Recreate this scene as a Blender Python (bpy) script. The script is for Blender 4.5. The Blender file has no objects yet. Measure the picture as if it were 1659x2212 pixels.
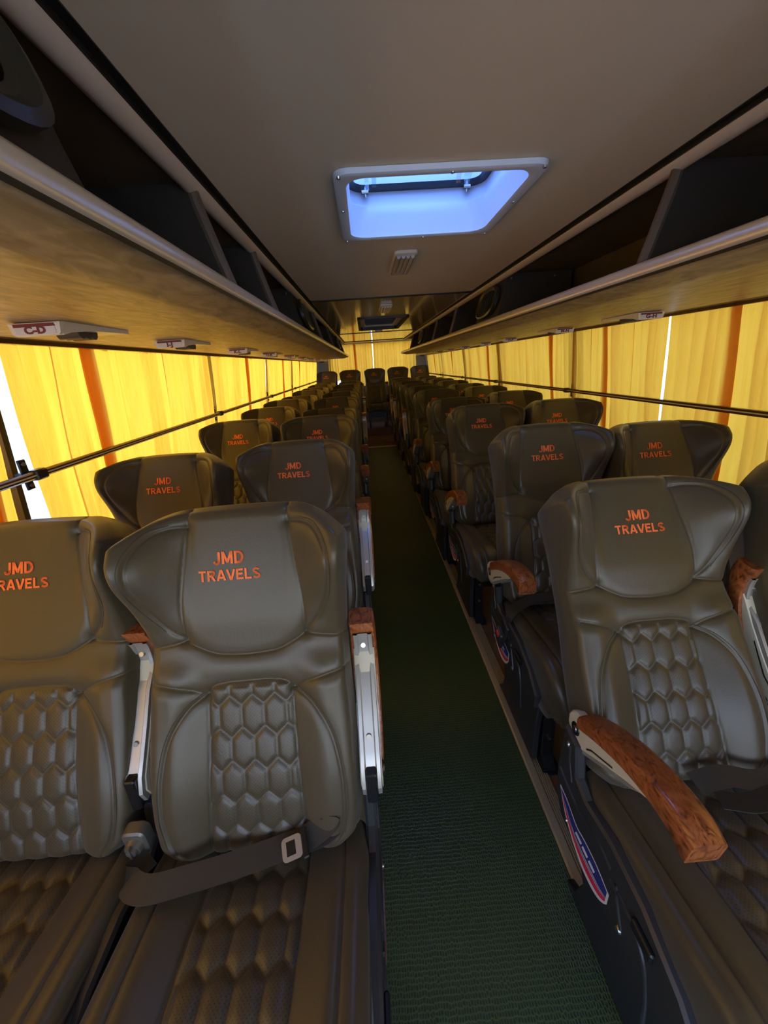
import bpy, math, random
import numpy as np
from mathutils import Matrix, Vector

random.seed(7)
PI = math.pi
scene = bpy.context.scene
col = scene.collection

# ------------------------------------------------------------------ camera
CAM_X, CAM_Z = -0.18, 1.42          # world: X right, Y to the rear of the coach, Z up, floor at 0
F_PX, VPX, VPY, ROLL = 830.0, 787.0, 789.0, 4.3
W_PX, H_PX = 1659.0, 2212.0


def make_camera():
    r = math.radians(ROLL)
    e1 = np.array([math.cos(r), -math.sin(r)]); e2 = np.array([math.sin(r), math.cos(r)])
    d = np.array([VPX - W_PX / 2, VPY - H_PX / 2])
    Yc = np.array([d @ e1, -(d @ e2), F_PX]); Yc /= np.linalg.norm(Yc)
    Xc = np.array([Yc[2], 0, -Yc[0]]); Xc /= np.linalg.norm(Xc)
    Zc = np.cross(Yc, Xc) * 1.0          # world up in the levelled camera frame
    if Zc[1] < 0:
        Zc = -Zc
    def tow(v):
        return Vector((float(v @ Xc), float(v @ Yc), float(v @ Zc)))
    right = tow(np.array([math.cos(r), -math.sin(r) * -1 * -1, 0.0]) * np.array([1, 1, 1]))
    right = tow(np.array([e1[0], -e2[0], 0.0]))
    up = tow(np.array([-e1[1], e2[1], 0.0]))
    fwd = tow(np.array([0, 0, 1.0]))
    cam = bpy.data.cameras.new('camera')
    cam.sensor_fit = 'VERTICAL'; cam.sensor_height = 36.0; cam.sensor_width = 27.0
    cam.lens = F_PX / H_PX * 36.0
    cam.clip_start = 0.02
    o = bpy.data.objects.new('camera', cam)
    m = Matrix((( right.x, up.x, -fwd.x, CAM_X), (right.y, up.y, -fwd.y, 0.0), (right.z, up.z, -fwd.z, CAM_Z), (0, 0, 0, 1)))
    o.matrix_world = m
    col.objects.link(o)
    scene.camera = o


make_camera()

# ------------------------------------------------------------------ world, sun, exposure
scene.view_settings.view_transform = 'Standard'
scene.view_settings.look = 'None'
scene.view_settings.gamma = 1.0
scene.view_settings.use_curve_mapping = False
scene.view_settings.exposure = 0.60

world = bpy.data.worlds.new('sky'); scene.world = world; world.use_nodes = True
wn, wl = world.node_tree.nodes, world.node_tree.links
wn.clear()
wo = wn.new('ShaderNodeOutputWorld'); bg = wn.new('ShaderNodeBackground')
tc = wn.new('ShaderNodeTexCoord'); sx = wn.new('ShaderNodeSeparateXYZ'); rp = wn.new('ShaderNodeValToRGB')
wl.new(tc.outputs['Generated'], sx.inputs[0]); wl.new(sx.outputs['Z'], rp.inputs[0])
rp.color_ramp.elements[0].position = 0.0; rp.color_ramp.elements[0].color = (0.74, 0.75, 0.72, 1)
rp.color_ramp.elements[1].position = 0.6; rp.color_ramp.elements[1].color = (0.17, 0.37, 1.0, 1)
wl.new(rp.outputs[0], bg.inputs[0]); bg.inputs[1].default_value = 7.2
wl.new(bg.outputs[0], wo.inputs[0])

sun = bpy.data.lights.new('sun', 'SUN'); sun.energy = 9.5; sun.angle = math.radians(1.5); sun.color = (1.0, 0.93, 0.82)
so = bpy.data.objects.new('sun', sun); col.objects.link(so)
so.rotation_euler = Vector((1.0, 0.22, -0.55)).to_track_quat('-Z', 'Y').to_euler()

cy = scene.cycles
cy.max_bounces = 10; cy.diffuse_bounces = 6; cy.glossy_bounces = 4; cy.transmission_bounces = 8; cy.transparent_max_bounces = 12
cy.use_denoising = True
cy.sample_clamp_indirect = 6.0
cy.caustics_reflective = False; cy.caustics_refractive = False

# ------------------------------------------------------------------ helpers


def link(o, parent=None):
    col.objects.link(o)
    if parent is not None:
        o.parent = parent
    return o


def mesh_obj(name, V, F, mat, parent=None, smooth=False, mats=None, fm=None, sharp=None):
    me = bpy.data.meshes.new(name)
    me.from_pydata([tuple(map(float, v)) for v in V], [], [tuple(map(int, f)) for f in F])
    if mats:
        for m in mats:
            me.materials.append(m)
        if fm is not None:
            me.polygons.foreach_set('material_index', np.array(fm, dtype=np.int32))
    else:
        me.materials.append(mat)
    if smooth:
        me.polygons.foreach_set('use_smooth', np.ones(len(me.polygons), dtype=bool))
        if sharp:
            me.set_sharp_from_angle(angle=math.radians(sharp))
    me.update()
    return link(bpy.data.objects.new(name, me), parent)


class MB:
    """collects shapes into one mesh"""
    def __init__(s):
        s.V = []; s.F = []; s.M = []

    def add(s, V, F, m=0):
        b = len(s.V)
        s.V += [tuple(v) for v in V]
        s.F += [tuple(i + b for i in f) for f in F]
        s.M += [m] * len(F)
        return s

    def box(s, x0, x1, y0, y1, z0, z1, m=0, b=0.0):
        if b > 0:
            return s.prism([(x0 + b, y0), (x1 - b, y0), (x1, y0 + b), (x1, y1 - b), (x1 - b, y1), (x0 + b, y1), (x0, y1 - b), (x0, y0 + b)], 'z', z0, z1, m, bev=min(b, (z1 - z0) * .45))
        V = [(x0, y0, z0), (x1, y0, z0), (x1, y1, z0), (x0, y1, z0), (x0, y0, z1), (x1, y0, z1), (x1, y1, z1), (x0, y1, z1)]
        return s.add(V, [(0, 3, 2, 1), (4, 5, 6, 7), (0, 1, 5, 4), (1, 2, 6, 5), (2, 3, 7, 6), (3, 0, 4, 7)], m)

    def prism(s, pts, axis, a, b, m=0, bev=0.0):
        """extrude a 2D outline; axis x: pts are (y,z); y: (x,z); z: (x,y). bev: small edge chamfer"""
        n = len(pts)
        P = np.array(pts, float)
        def put(q, h):
            if axis == 'x': return (h, q[0], q[1])
            if axis == 'y': return (q[0], h, q[1])
            return (q[0], q[1], h)
        if bev > 0:
            area = 0.5 * sum(P[i][0] * P[(i + 1) % n][1] - P[(i + 1) % n][0] * P[i][1] for i in range(n))
            sg = 1 if area > 0 else -1
            inn = []
            for i in range(n):
                p0, p1, p2 = P[i - 1], P[i], P[(i + 1) % n]
                d1 = (p1 - p0) / (np.linalg.norm(p1 - p0) + 1e-9); d2 = (p2 - p1) / (np.linalg.norm(p2 - p1) + 1e-9)
                nn = np.array([-(d1[1] + d2[1]), d1[0] + d2[0]]) * sg
                nn /= (np.linalg.norm(nn) + 1e-9)
                inn.append(p1 + nn * bev)
            sgn = 1 if b > a else -1
            rings = [(inn, a), (P, a + bev * sgn), (P, b - bev * sgn), (inn, b)]
        else:
            rings = [(P, a), (P, b)]
        V = []; F = []
        for R, h in rings:
            V += [put(q, h) for q in R]
        for k in range(len(rings) - 1):
            for i in range(n):
                j = (i + 1) % n
                F.append((k * n + i, k * n + j, (k + 1) * n + j, (k + 1) * n + i))
        F.append(tuple(range(n))[::-1]); F.append(tuple((len(rings) - 1) * n + i for i in range(n)))
        return s.add(V, F, m)

    def tube(s, pts, r, n=12, m=0, flat=1.0, caps=True):
        P = [Vector(p) for p in pts]
        V = []; F = []
        up = Vector((0, 0, 1))
        for i, p in enumerate(P):
            t = (P[min(i + 1, len(P) - 1)] - P[max(i - 1, 0)]).normalized()
            a = t.cross(up)
            if a.length < 1e-3: a = t.cross(Vector((0, 1, 0)))
            a.normalize(); b = t.cross(a)
            rr = r[i] if isinstance(r, (list, tuple)) else r
            for k in range(n):
                an = 2 * PI * k / n
                V.append(p + a * math.cos(an) * rr + b * math.sin(an) * rr * flat)
        for i in range(len(P) - 1):
            for k in range(n):
                j = (k + 1) % n
                F.append((i * n + k, i * n + j, (i + 1) * n + j, (i + 1) * n + k))
        if caps:
            F.append(tuple(range(n))[::-1]); F.append(tuple((len(P) - 1) * n + k for k in range(n)))
        return s.add(V, F, m)

    def strip(s, pts, wdir, w, th, m=0):
        """ribbon of width w along wdir (list or vector), thickness th"""
        P = [Vector(p) for p in pts]; V = []; F = []
        for i, p in enumerate(P):
            t = (P[min(i + 1, len(P) - 1)] - P[max(i - 1, 0)]).normalized()
            d = Vector(wdir[i] if isinstance(wdir, list) else wdir)
            d = (d - t * d.dot(t)).normalized(); nrm = t.cross(d)
            for a, b in ((-1, -1), (1, -1), (1, 1), (-1, 1)):
                V.append(p + d * a * w / 2 + nrm * b * th / 2)
        for i in range(len(P) - 1):
            for k in range(4):
                j = (k + 1) % 4
                F.append((i * 4 + k, i * 4 + j, i * 4 + 4 + j, i * 4 + 4 + k))
        F.append((3, 2, 1, 0)); F.append(tuple((len(P) - 1) * 4 + k for k in range(4)))
        return s.add(V, F, m)

    def obj(s, name, mats, parent=None, smooth=False, sharp=35):
        if not isinstance(mats, (list, tuple)): mats = [mats]
        o = mesh_obj(name, s.V, s.F, None, parent, smooth, mats=mats, fm=s.M, sharp=sharp)
        bpyfix(o.data)
        return o


def bpyfix(me):
    import bmesh
    bm = bmesh.new(); bm.from_mesh(me)
    bmesh.ops.recalc_face_normals(bm, faces=bm.faces)
    bm.to_mesh(me); bm.free()


def tag(o, label=None, cat=None, group=None, kind=None):
    if label: o['label'] = label
    if cat: o['category'] = cat
    if group: o['group'] = group
    if kind: o['kind'] = kind
    return o


def empty(name, loc=(0, 0, 0)):
    o = bpy.data.objects.new(name, None); o.location = loc; o.empty_display_size = 0.05
    col.objects.link(o); return o


def copy_tree(o, parent=None, skip=()):
    c = o.copy(); col.objects.link(c); c.parent = parent
    for ch in list(o.children):
        if ch.name.split('.')[0] in skip: continue
        d = copy_tree(ch, c, skip)
    return c


# ------------------------------------------------------------------ materials
def newmat(name):
    m = bpy.data.materials.new(name); m.use_nodes = True
    n, l = m.node_tree.nodes, m.node_tree.links
    n.clear()
    out = n.new('ShaderNodeOutputMaterial')
    return m, n, l, out


def pmat(name, color, rough=0.5, metal=0.0, spec=0.5, bump=None, vary=None, sheen=0.0, coat=0.0, coat_rough=0.2, stretch=None):
    """principled with optional noise bump (scale, strength, distance) and colour variation (color2, scale)"""
    m, n, l, out = newmat(name)
    b = n.new('ShaderNodeBsdfPrincipled')
    b.inputs['Base Color'].default_value = (*color, 1); b.inputs['Roughness'].default_value = rough
    b.inputs['Metallic'].default_value = metal; b.inputs['Specular IOR Level'].default_value = spec
    b.inputs['Sheen Weight'].default_value = sheen
    b.inputs['Coat Weight'].default_value = coat; b.inputs['Coat Roughness'].default_value = coat_rough
    l.new(b.outputs[0], out.inputs[0])
    t = n.new('ShaderNodeTexCoord'); src = t.outputs['Object']
    if stretch:
        mp = n.new('ShaderNodeMapping'); mp.inputs['Scale'].default_value = stretch
        l.new(src, mp.inputs[0]); src = mp.outputs[0]
    if vary:
        nz = n.new('ShaderNodeTexNoise'); nz.inputs['Scale'].default_value = vary[1]; nz.inputs['Detail'].default_value = 5
        l.new(src, nz.inputs['Vector'])
        r = n.new('ShaderNodeValToRGB'); r.color_ramp.elements[0].position = 0.35; r.color_ramp.elements[1].position = 0.68
        r.color_ramp.elements[0].color = (*color, 1); r.color_ramp.elements[1].color = (*vary[0], 1)
        l.new(nz.outputs[0], r.inputs[0]); l.new(r.outputs[0], b.inputs['Base Color'])
    if bump:
        nz = n.new('ShaderNodeTexNoise'); nz.inputs['Scale'].default_value = bump[0]; nz.inputs['Detail'].default_value = 3
        l.new(src, nz.inputs['Vector'])
        bp = n.new('ShaderNodeBump'); bp.inputs['Strength'].default_value = bump[1]; bp.inputs['Distance'].default_value = bump[2]
        l.new(nz.outputs[0], bp.inputs['Height']); l.new(bp.outputs[0], b.inputs['Normal'])
    return m


LEATHER = pmat('black_leather', (0.066, 0.052, 0.027), 0.37, spec=0.5, bump=(260, 0.10, 0.002), sheen=0.12)
STITCH = pmat('stitch_thread', (0.05, 0.045, 0.03), 0.6)
SHELL = pmat('black_plastic', (0.030, 0.031, 0.033), 0.42, spec=0.5, bump=(400, 0.08, 0.001))
DARKMETAL = pmat('black_metal', (0.010, 0.010, 0.011), 0.35, spec=0.5)
IVORY = pmat('ivory_plastic', (0.62, 0.58, 0.45), 0.35)
SILVER = pmat('silver_pressed_metal', (0.50, 0.48, 0.44), 0.38, metal=0.6)
SCREW = pmat('steel_screw', (0.45, 0.43, 0.40), 0.3, metal=1.0)
ORANGE = pmat('orange_embroidery', (1.0, 0.21, 0.055), 0.6, bump=(900, 0.3, 0.001))
BELT = pmat('black_webbing', (0.03, 0.028, 0.024), 0.6, bump=(500, 0.3, 0.001))
REDPL = pmat('red_plastic', (0.85, 0.05, 0.04), 0.35)
WHITE = pmat('white_plastic', (0.80, 0.80, 0.78), 0.35)
NAVY = pmat('navy_print', (0.03, 0.035, 0.22), 0.35)
CRIMSON = pmat('crimson_print', (0.75, 0.03, 0.08), 0.35)
CREAM = pmat('cream_plastic', (0.70, 0.62, 0.48), 0.4)
MAROON = pmat('maroon_print', (0.16, 0.02, 0.02), 0.5)
ALU = pmat('aluminium_strip', (0.55, 0.41, 0.20), 0.40, metal=0.3, bump=(60, 0.05, 0.002))
BROWNFLOOR = pmat('brown_floor_vinyl', (0.24, 0.115, 0.058), 0.5, vary=((0.17, 0.08, 0.04), 6), bump=(90, 0.1, 0.002))
RACKTRIM = pmat('satin_rack_trim', (0.70, 0.60, 0.46), 0.28, metal=0.35)
COVE = pmat('taupe_cove_trim', (0.60, 0.50, 0.38), 0.4)
RACKDARK = pmat('brown_rack_suede', (0.060, 0.041, 0.020), 0.75, vary=((0.092, 0.062, 0.031), 9), bump=(40, 0.2, 0.003))
DIVDARK = pmat('dark_divider_cloth', (0.028, 0.020, 0.011), 0.8, bump=(40, 0.2, 0.003))
BLACKRUB = pmat('black_rubber', (0.008, 0.008, 0.009), 0.45)
CEIL = pmat('taupe_ceiling_fabric', (0.78, 0.64, 0.43), 0.62, bump=(700, 0.12, 0.001))
CEILGLOSS = pmat('glossy_ceiling_laminate', (0.55, 0.42, 0.22), 0.14, spec=0.7, coat=0.5, coat_rough=0.05)
GREYWALL = pmat('grey_pillar_plastic', (0.36, 0.38, 0.38), 0.5)
WALLLOW = pmat('lower_wall_panel', (0.42, 0.36, 0.28), 0.5)
RODMAT = pmat('brown_rail_metal', (0.10, 0.05, 0.022), 0.28, metal=0.6)
RODSTRIPE = pmat('pale_rail_insert', (0.75, 0.6, 0.35), 0.35)
HATCHWHITE = pmat('white_fibreglass', (0.72, 0.77, 0.82), 0.4, spec=0.4)


def soffit_material():
    m, n, l, out = newmat('patterned_soffit')
    b = n.new('ShaderNodeBsdfPrincipled'); b.inputs['Roughness'].default_value = 0.42
    t = n.new('ShaderNodeTexCoord')
    mp = n.new('ShaderNodeMapping'); mp.inputs['Scale'].default_value = (3.2, 1.0, 1.0); mp.inputs['Rotation'].default_value = (0, 0, 0.25)
    l.new(t.outputs['Object'], mp.inputs[0])
    nz = n.new('ShaderNodeTexNoise'); nz.inputs['Scale'].default_value = 11; nz.inputs['Detail'].default_value = 8; nz.inputs['Distortion'].default_value = 1.2
    l.new(mp.outputs[0], nz.inputs['Vector'])
    r = n.new('ShaderNodeValToRGB'); r.color_ramp.elements[0].position = 0.36; r.color_ramp.elements[1].position = 0.66
    r.color_ramp.elements[0].color = (0.27, 0.185, 0.085, 1); r.color_ramp.elements[1].color = (0.50, 0.36, 0.18, 1)
    l.new(nz.outputs[0], r.inputs[0]); l.new(r.outputs[0], b.inputs['Base Color'])
    bp = n.new('ShaderNodeBump'); bp.inputs['Strength'].default_value = 0.35; bp.inputs['Distance'].default_value = 0.003
    l.new(nz.outputs[0], bp.inputs['Height']); l.new(bp.outputs[0], b.inputs['Normal'])
    l.new(b.outputs[0], out.inputs[0]); return m


SOFFIT = soffit_material()


def curtain_material():
    m, n, l, out = newmat('yellow_curtain_cloth')
    t = n.new('ShaderNodeTexCoord')
    mp = n.new('ShaderNodeMapping'); mp.inputs['Scale'].default_value = (1, 14, 1.2)
    l.new(t.outputs['Object'], mp.inputs[0])
    nz = n.new('ShaderNodeTexNoise'); nz.inputs['Scale'].default_value = 3; nz.inputs['Detail'].default_value = 4
    l.new(mp.outputs[0], nz.inputs['Vector'])
    r = n.new('ShaderNodeValToRGB'); r.color_ramp.elements[0].position = 0.3; r.color_ramp.elements[1].position = 0.7
    r.color_ramp.elements[0].color = (0.86, 0.40, 0.034, 1); r.color_ramp.elements[1].color = (0.90, 0.465, 0.050, 1)
    l.new(nz.outputs[0], r.inputs[0])
    d = n.new('ShaderNodeBsdfDiffuse'); tr = n.new('ShaderNodeBsdfTranslucent'); mx = n.new('ShaderNodeMixShader')
    mx.inputs[0].default_value = 0.62
    l.new(r.outputs[0], d.inputs[0]); l.new(r.outputs[0], tr.inputs[0])
    fn = n.new('ShaderNodeTexNoise'); fn.inputs['Scale'].default_value = 25; mp2 = n.new('ShaderNodeMapping'); mp2.inputs['Scale'].default_value = (1, 3, 0.7)
    l.new(t.outputs['Object'], mp2.inputs[0]); l.new(mp2.outputs[0], fn.inputs['Vector'])
    bp = n.new('ShaderNodeBump'); bp.inputs['Strength'].default_value = 0.35; bp.inputs['Distance'].default_value = 0.01
    l.new(fn.outputs[0], bp.inputs['Height']); l.new(bp.outputs[0], d.inputs['Normal']); l.new(bp.outputs[0], tr.inputs['Normal'])
    l.new(d.outputs[0], mx.inputs[1]); l.new(tr.outputs[0], mx.inputs[2]); l.new(mx.outputs[0], out.inputs[0])
    return m


CURTAIN = curtain_material()


def glass_material(name, tint=(0.85, 0.92, 0.95), gl=0.08):
    m, n, l, out = newmat(name)
    tr = n.new('ShaderNodeBsdfTransparent'); tr.inputs[0].default_value = (*tint, 1)
    g = n.new('ShaderNodeBsdfGlossy'); g.inputs['Roughness'].default_value = 0.03
    mx = n.new('ShaderNodeMixShader'); mx.inputs[0].default_value = gl
    l.new(tr.outputs[0], mx.inputs[1]); l.new(g.outputs[0], mx.inputs[2]); l.new(mx.outputs[0], out.inputs[0])
    return m


GLASS = glass_material('tinted_window_glass', (0.66, 0.69, 0.66))
CLEARGLASS = glass_material('windscreen_glass', (0.80, 0.82, 0.82))
CLEARPL = glass_material('clear_plastic', (0.92, 0.95, 1.0), 0.15)


def frosted_material():
    m, n, l, out = newmat('frosted_lid_plastic')
    d = n.new('ShaderNodeBsdfDiffuse'); tr = n.new('ShaderNodeBsdfTranslucent'); mx = n.new('ShaderNodeMixShader')
    mx.inputs[0].default_value = 0.55
    d.inputs[0].default_value = (0.5, 0.54, 0.6, 1); tr.inputs[0].default_value = (0.33, 0.50, 0.80, 1)
    l.new(d.outputs[0], mx.inputs[1]); l.new(tr.outputs[0], mx.inputs[2]); l.new(mx.outputs[0], out.inputs[0])
    return m


FROST = frosted_material()


def quilt_material(scale=(190, 0, 190), rot=(0, PI / 4, 0), mask=(1, 0, 1)):
    """leather with rows of tiny perforations"""
    m, n, l, out = newmat('perforated_quilted_leather')
    b = n.new('ShaderNodeBsdfPrincipled'); b.inputs['Roughness'].default_value = 0.40; b.inputs['Specular IOR Level'].default_value = 0.55
    b.inputs['Sheen Weight'].default_value = 0.12
    t = n.new('ShaderNodeTexCoord'); mp = n.new('ShaderNodeMapping'); mp.inputs['Scale'].default_value = scale; mp.inputs['Rotation'].default_value = rot
    l.new(t.outputs['Object'], mp.inputs[0])
    fr = n.new('ShaderNodeVectorMath'); fr.operation = 'FRACTION'; l.new(mp.outputs[0], fr.inputs[0])
    sb = n.new('ShaderNodeVectorMath'); sb.operation = 'SUBTRACT'; l.new(fr.outputs[0], sb.inputs[0]); sb.inputs[1].default_value = tuple(0.5 * q for q in mask)
    ln = n.new('ShaderNodeVectorMath'); ln.operation = 'LENGTH'; l.new(sb.outputs[0], ln.inputs[0])
    r = n.new('ShaderNodeValToRGB'); r.color_ramp.elements[0].position = 0.13; r.color_ramp.elements[1].position = 0.24
    r.color_ramp.elements[0].color = (0.020, 0.017, 0.012, 1); r.color_ramp.elements[1].color = (0.064, 0.050, 0.026, 1)
    l.new(ln.outputs['Value'], r.inputs[0]); l.new(r.outputs[0], b.inputs['Base Color'])
    nz = n.new('ShaderNodeTexNoise'); nz.inputs['Scale'].default_value = 260; l.new(t.outputs['Object'], nz.inputs['Vector'])
    bp = n.new('ShaderNodeBump'); bp.inputs['Strength'].default_value = 0.12; bp.inputs['Distance'].default_value = 0.002
    l.new(nz.outputs[0], bp.inputs['Height']); l.new(bp.outputs[0], b.inputs['Normal'])
    l.new(b.outputs[0], out.inputs[0]); return m


QUILT = quilt_material()
QUILT_SEAT = quilt_material((190, 190, 0), (0, 0, PI / 4), (1, 1, 0))


def wood_material():
    m, n, l, out = newmat('burl_walnut')
    b = n.new('ShaderNodeBsdfPrincipled'); b.inputs['Roughness'].default_value = 0.3; b.inputs['Coat Weight'].default_value = 0.3
    t = n.new('ShaderNodeTexCoord')
    mp = n.new('ShaderNodeMapping'); mp.inputs['Scale'].default_value = (2.2, 1, 1.6)
    l.new(t.outputs['Object'], mp.inputs[0])
    n1 = n.new('ShaderNodeTexNoise'); n1.inputs['Scale'].default_value = 26; n1.inputs['Detail'].default_value = 8; n1.inputs['Distortion'].default_value = 2.5
    l.new(mp.outputs[0], n1.inputs['Vector'])
    r = n.new('ShaderNodeValToRGB'); e = r.color_ramp.elements
    e[0].position = 0.30; e[0].color = (0.06, 0.018, 0.006, 1); e[1].position = 0.66; e[1].color = (0.42, 0.14, 0.045, 1)
    x = e.new(0.45); x.color = (0.27, 0.078, 0.024, 1)
    l.new(n1.outputs[0], r.inputs[0]); l.new(r.outputs[0], b.inputs['Base Color']); l.new(b.outputs[0], out.inputs[0])
    return m


WOOD = wood_material()


def mat_material():
    """green ribbed PVC matting: small cells"""
    m, n, l, out = newmat('green_cellular_matting')
    b = n.new('ShaderNodeBsdfPrincipled'); b.inputs['Roughness'].default_value = 0.36; b.inputs['Specular IOR Level'].default_value = 0.6
    t = n.new('ShaderNodeTexCoord')
    mp = n.new('ShaderNodeMapping'); mp.inputs['Scale'].default_value = (1.0, 0.62, 1)
    l.new(t.outputs['Object'], mp.inputs[0])
    v = n.new('ShaderNodeTexVoronoi'); v.feature = 'DISTANCE_TO_EDGE'; v.inputs['Scale'].default_value = 150; v.inputs['Randomness'].default_value = 0.45
    l.new(mp.outputs[0], v.inputs['Vector'])
    r = n.new('ShaderNodeValToRGB'); r.color_ramp.elements[0].position = 0.05; r.color_ramp.elements[1].position = 0.22
    r.color_ramp.elements[0].color = (0.090, 0.125, 0.030, 1); r.color_ramp.elements[1].color = (0.034, 0.048, 0.013, 1)
    l.new(v.outputs['Distance'], r.inputs[0]); l.new(r.outputs[0], b.inputs['Base Color'])
    inv = n.new('ShaderNodeMath'); inv.operation = 'MULTIPLY'; inv.inputs[1].default_value = -1; l.new(v.outputs['Distance'], inv.inputs[0])
    bp = n.new('ShaderNodeBump'); bp.inputs['Strength'].default_value = 0.6; bp.inputs['Distance'].default_value = 0.003
    l.new(inv.outputs[0], bp.inputs['Height']); l.new(bp.outputs[0], b.inputs['Normal'])
    l.new(b.outputs[0], out.inputs[0]); return m


MATTING = mat_material()

# ------------------------------------------------------------------ the shell of the coach
Y0, Y1 = -1.9, 9.35           # front bulkhead, rear wall
XT, ZT = 1.17, 1.548          # curtain top
XB, ZB = 1.262, 0.80          # window sill
WALL_TOP = 1.95


def struct(o):
    o['kind'] = 'structure'; return o


b = MB(); b.box(-1.30, 1.30, Y0, Y1 + .1, -0.05, 0.0)
b.box(-1.25, 1.25, 8.28, Y1, 0.0, 0.16)                    # rear platform under the last row
floor = struct(b.obj('floor', BROWNFLOOR))

# matting down the aisle and its edging
b = MB(); b.box(-0.262, 0.300, Y0 + .05, 6.98, 0.001, 0.008); o = b.obj('aisle_mat', MATTING)
tag(o, 'dark green cellular rubber mat running down the aisle', 'mat')


def ribbed_strip(name, x0, x1, y0, y1, side):
    b = MB()
    w = x1 - x0
    if side > 0:
        prof = [(x0, 0.001), (x0, 0.009), (x0 + .006, 0.014), (x0 + .028, 0.013)]
        x = x0 + .030
    else:
        prof = [(x0, 0.001)]
        x = x0
    pts = list(prof)
    rib = 0.0068
    xe = x1 if side > 0 else x1 - .030
    while x + rib < xe:
        pts += [(x, 0.0055), (x + rib * .35, 0.0055), (x + rib * .4, 0.0105), (x + rib * .95, 0.0105)]
        x += rib
    if side < 0:
        pts += [(x1 - .028, 0.013), (x1 - .006, 0.014), (x1, 0.009), (x1, 0.001)]
    else:
        pts += [(x1, 0.005), (x1, 0.001)]
    b.prism(pts, 'y', y0, y1)
    return b.obj(name, ALU)


tag(ribbed_strip('floor_trim_strip', 0.302, 0.372, Y0 + .05, 6.98, 1), 'ribbed bronze metal trim strip along the right edge of the green mat', 'trim')
tag(ribbed_strip('floor_trim_strip', -0.334, -0.264, Y0 + .05, 6.98, -1), 'ribbed bronze metal trim strip along the left edge of the green mat, under the seats', 'trim')
b = MB(); b.prism([(6.985, 0.001), (6.985, 0.012), (7.0, 0.017), (7.04, 0.017), (7.05, 0.001)], 'x', -0.262, 0.300)
tag(b.obj('threshold_strip', ALU), 'pale metal threshold strip across the far end of the green mat', 'trim')

b = MB(); b.box(-40, 40, -40, 60, -1.75, -1.65)
struct(b.obj('ground', pmat('sunlit_concrete_yard', (0.66, 0.64, 0.58), 0.9, vary=((0.55, 0.54, 0.50), 1.5))))

# side walls: solid panel with window openings; windows run in bays between pillars
POSTS = {-1: [-1.75, -0.42, 1.14, 2.68, 4.20, 5.66, 7.12, 8.62], 1: [-1.75, -0.5, 1.06, 2.635, 4.13, 5.58, 7.20, 8.80]}


def wx(z):                                            # wall leans in towards the roof
    return XB + (XT - XB) * (z - ZB) / (ZT - ZB) + 0.035


for s, nm in ((-1, 'left'), (1, 'right')):
    b = MB()
    def wbox(y0, y1, z0, z1, th=0.05):
        b.prism([(s * wx(z0), z0), (s * wx(z1), z1), (s * (wx(z1) + th), z1), (s * (wx(z0) + th), z0)], 'y', y0, y1)
    wbox(Y0, Y1 + .1, 0.0, 0.80)
    wbox(Y0, Y1 + .1, 1.62, WALL_TOP)
    ps = POSTS[s]
    for y in ps[:-1]:
        wbox(y - .022, y + .022, 0.80, 1.62, 0.04)
    wbox(Y0, ps[0], 0.80, 1.62)
    b2 = MB()
    struct(b.obj('wall_' + nm, WALLLOW))
    # grey pillar at the rear
    b = MB(); b.prism([(s * wx(0.6), 0.6), (s * wx(1.545), 1.545), (s * (wx(1.545) + .05), 1.545), (s * (wx(0.6) + .05), 0.6)], 'y', ps[-1], Y1 + .1)
    b.prism([(s * wx(1.545), 1.545), (s * wx(1.62), 1.62), (s * (wx(1.62) + .05), 1.62), (s * (wx(1.545) + .05), 1.545)], 'y', ps[-1], Y1 + .1)
    struct(b.obj('trim_pillar_' + nm, GREYWALL))

# windows
wi = 1
for s in (-1, 1):
    ps = POSTS[s]
    for k in range(len(ps) - 1):
        y0, y1 = ps[k] + .022, ps[k + 1] - .022
        b = MB()
        def slab(ya, yb, za, zb, xo, th, m):
            b.prism([(s * (wx(za) + xo), za), (s * (wx(zb) + xo), zb), (s * (wx(zb) + xo + th), zb), (s * (wx(za) + xo + th), za)], 'y', ya, yb, m)
        slab(y0 + .02, y1 - .02, 0.82, 1.60, 0.028, 0.004, 0)
        slab(y0, y1, 0.80, 0.82, 0.0, 0.04, 1); slab(y0, y1, 1.60, 1.62, 0.0, 0.04, 1)
        slab(y0, y0 + .02, 0.82, 1.60, 0.0, 0.04, 1); slab(y1 - .02, y1, 0.82, 1.60, 0.0, 0.04, 1)
        struct(b.obj('window_%d' % wi, [CLEARGLASS if k == 0 else GLASS, BLACKRUB])); wi += 1

# rear wall with its window, front bulkhead with windscreen
b = MB()
b.box(-1.30, 1.30, Y1 + .02, Y1 + .07, 0.0, 0.98); b.box(-1.30, -.95, Y1 + .02, Y1 + .07, .98, 1.95); b.box(.98, 1.30, Y1 + .02, Y1 + .07, .98, 1.95)
b.box(-.95, .98, Y1 + .02, Y1 + .07, 1.86, 1.95)
struct(b.obj('wall_rear', GREYWALL))
b = MB(); b.box(-1.0, 1.02, Y1 + .04, Y1 + .045, 0.98, 1.86); struct(b.obj('window_%d' % wi, GLASS)); wi += 1
b = MB()
b.box(-1.33, 1.33, Y0 - .05, Y0, 0.0, 0.62); b.box(-1.33, -1.22, Y0 - .05, Y0, .62, 1.95); b.box(1.22, 1.33, Y0 - .05, Y0, .62, 1.95); b.box(-1.22, 1.22, Y0 - .05, Y0, 1.72, 1.95)
struct(b.obj('wall_front', WALLLOW))
b = MB(); b.box(-1.22, 1.22, Y0 - .03, Y0 - .026, .62, 1.72); struct(b.obj('window_%d' % wi, CLEARGLASS)); wi += 1

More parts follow.
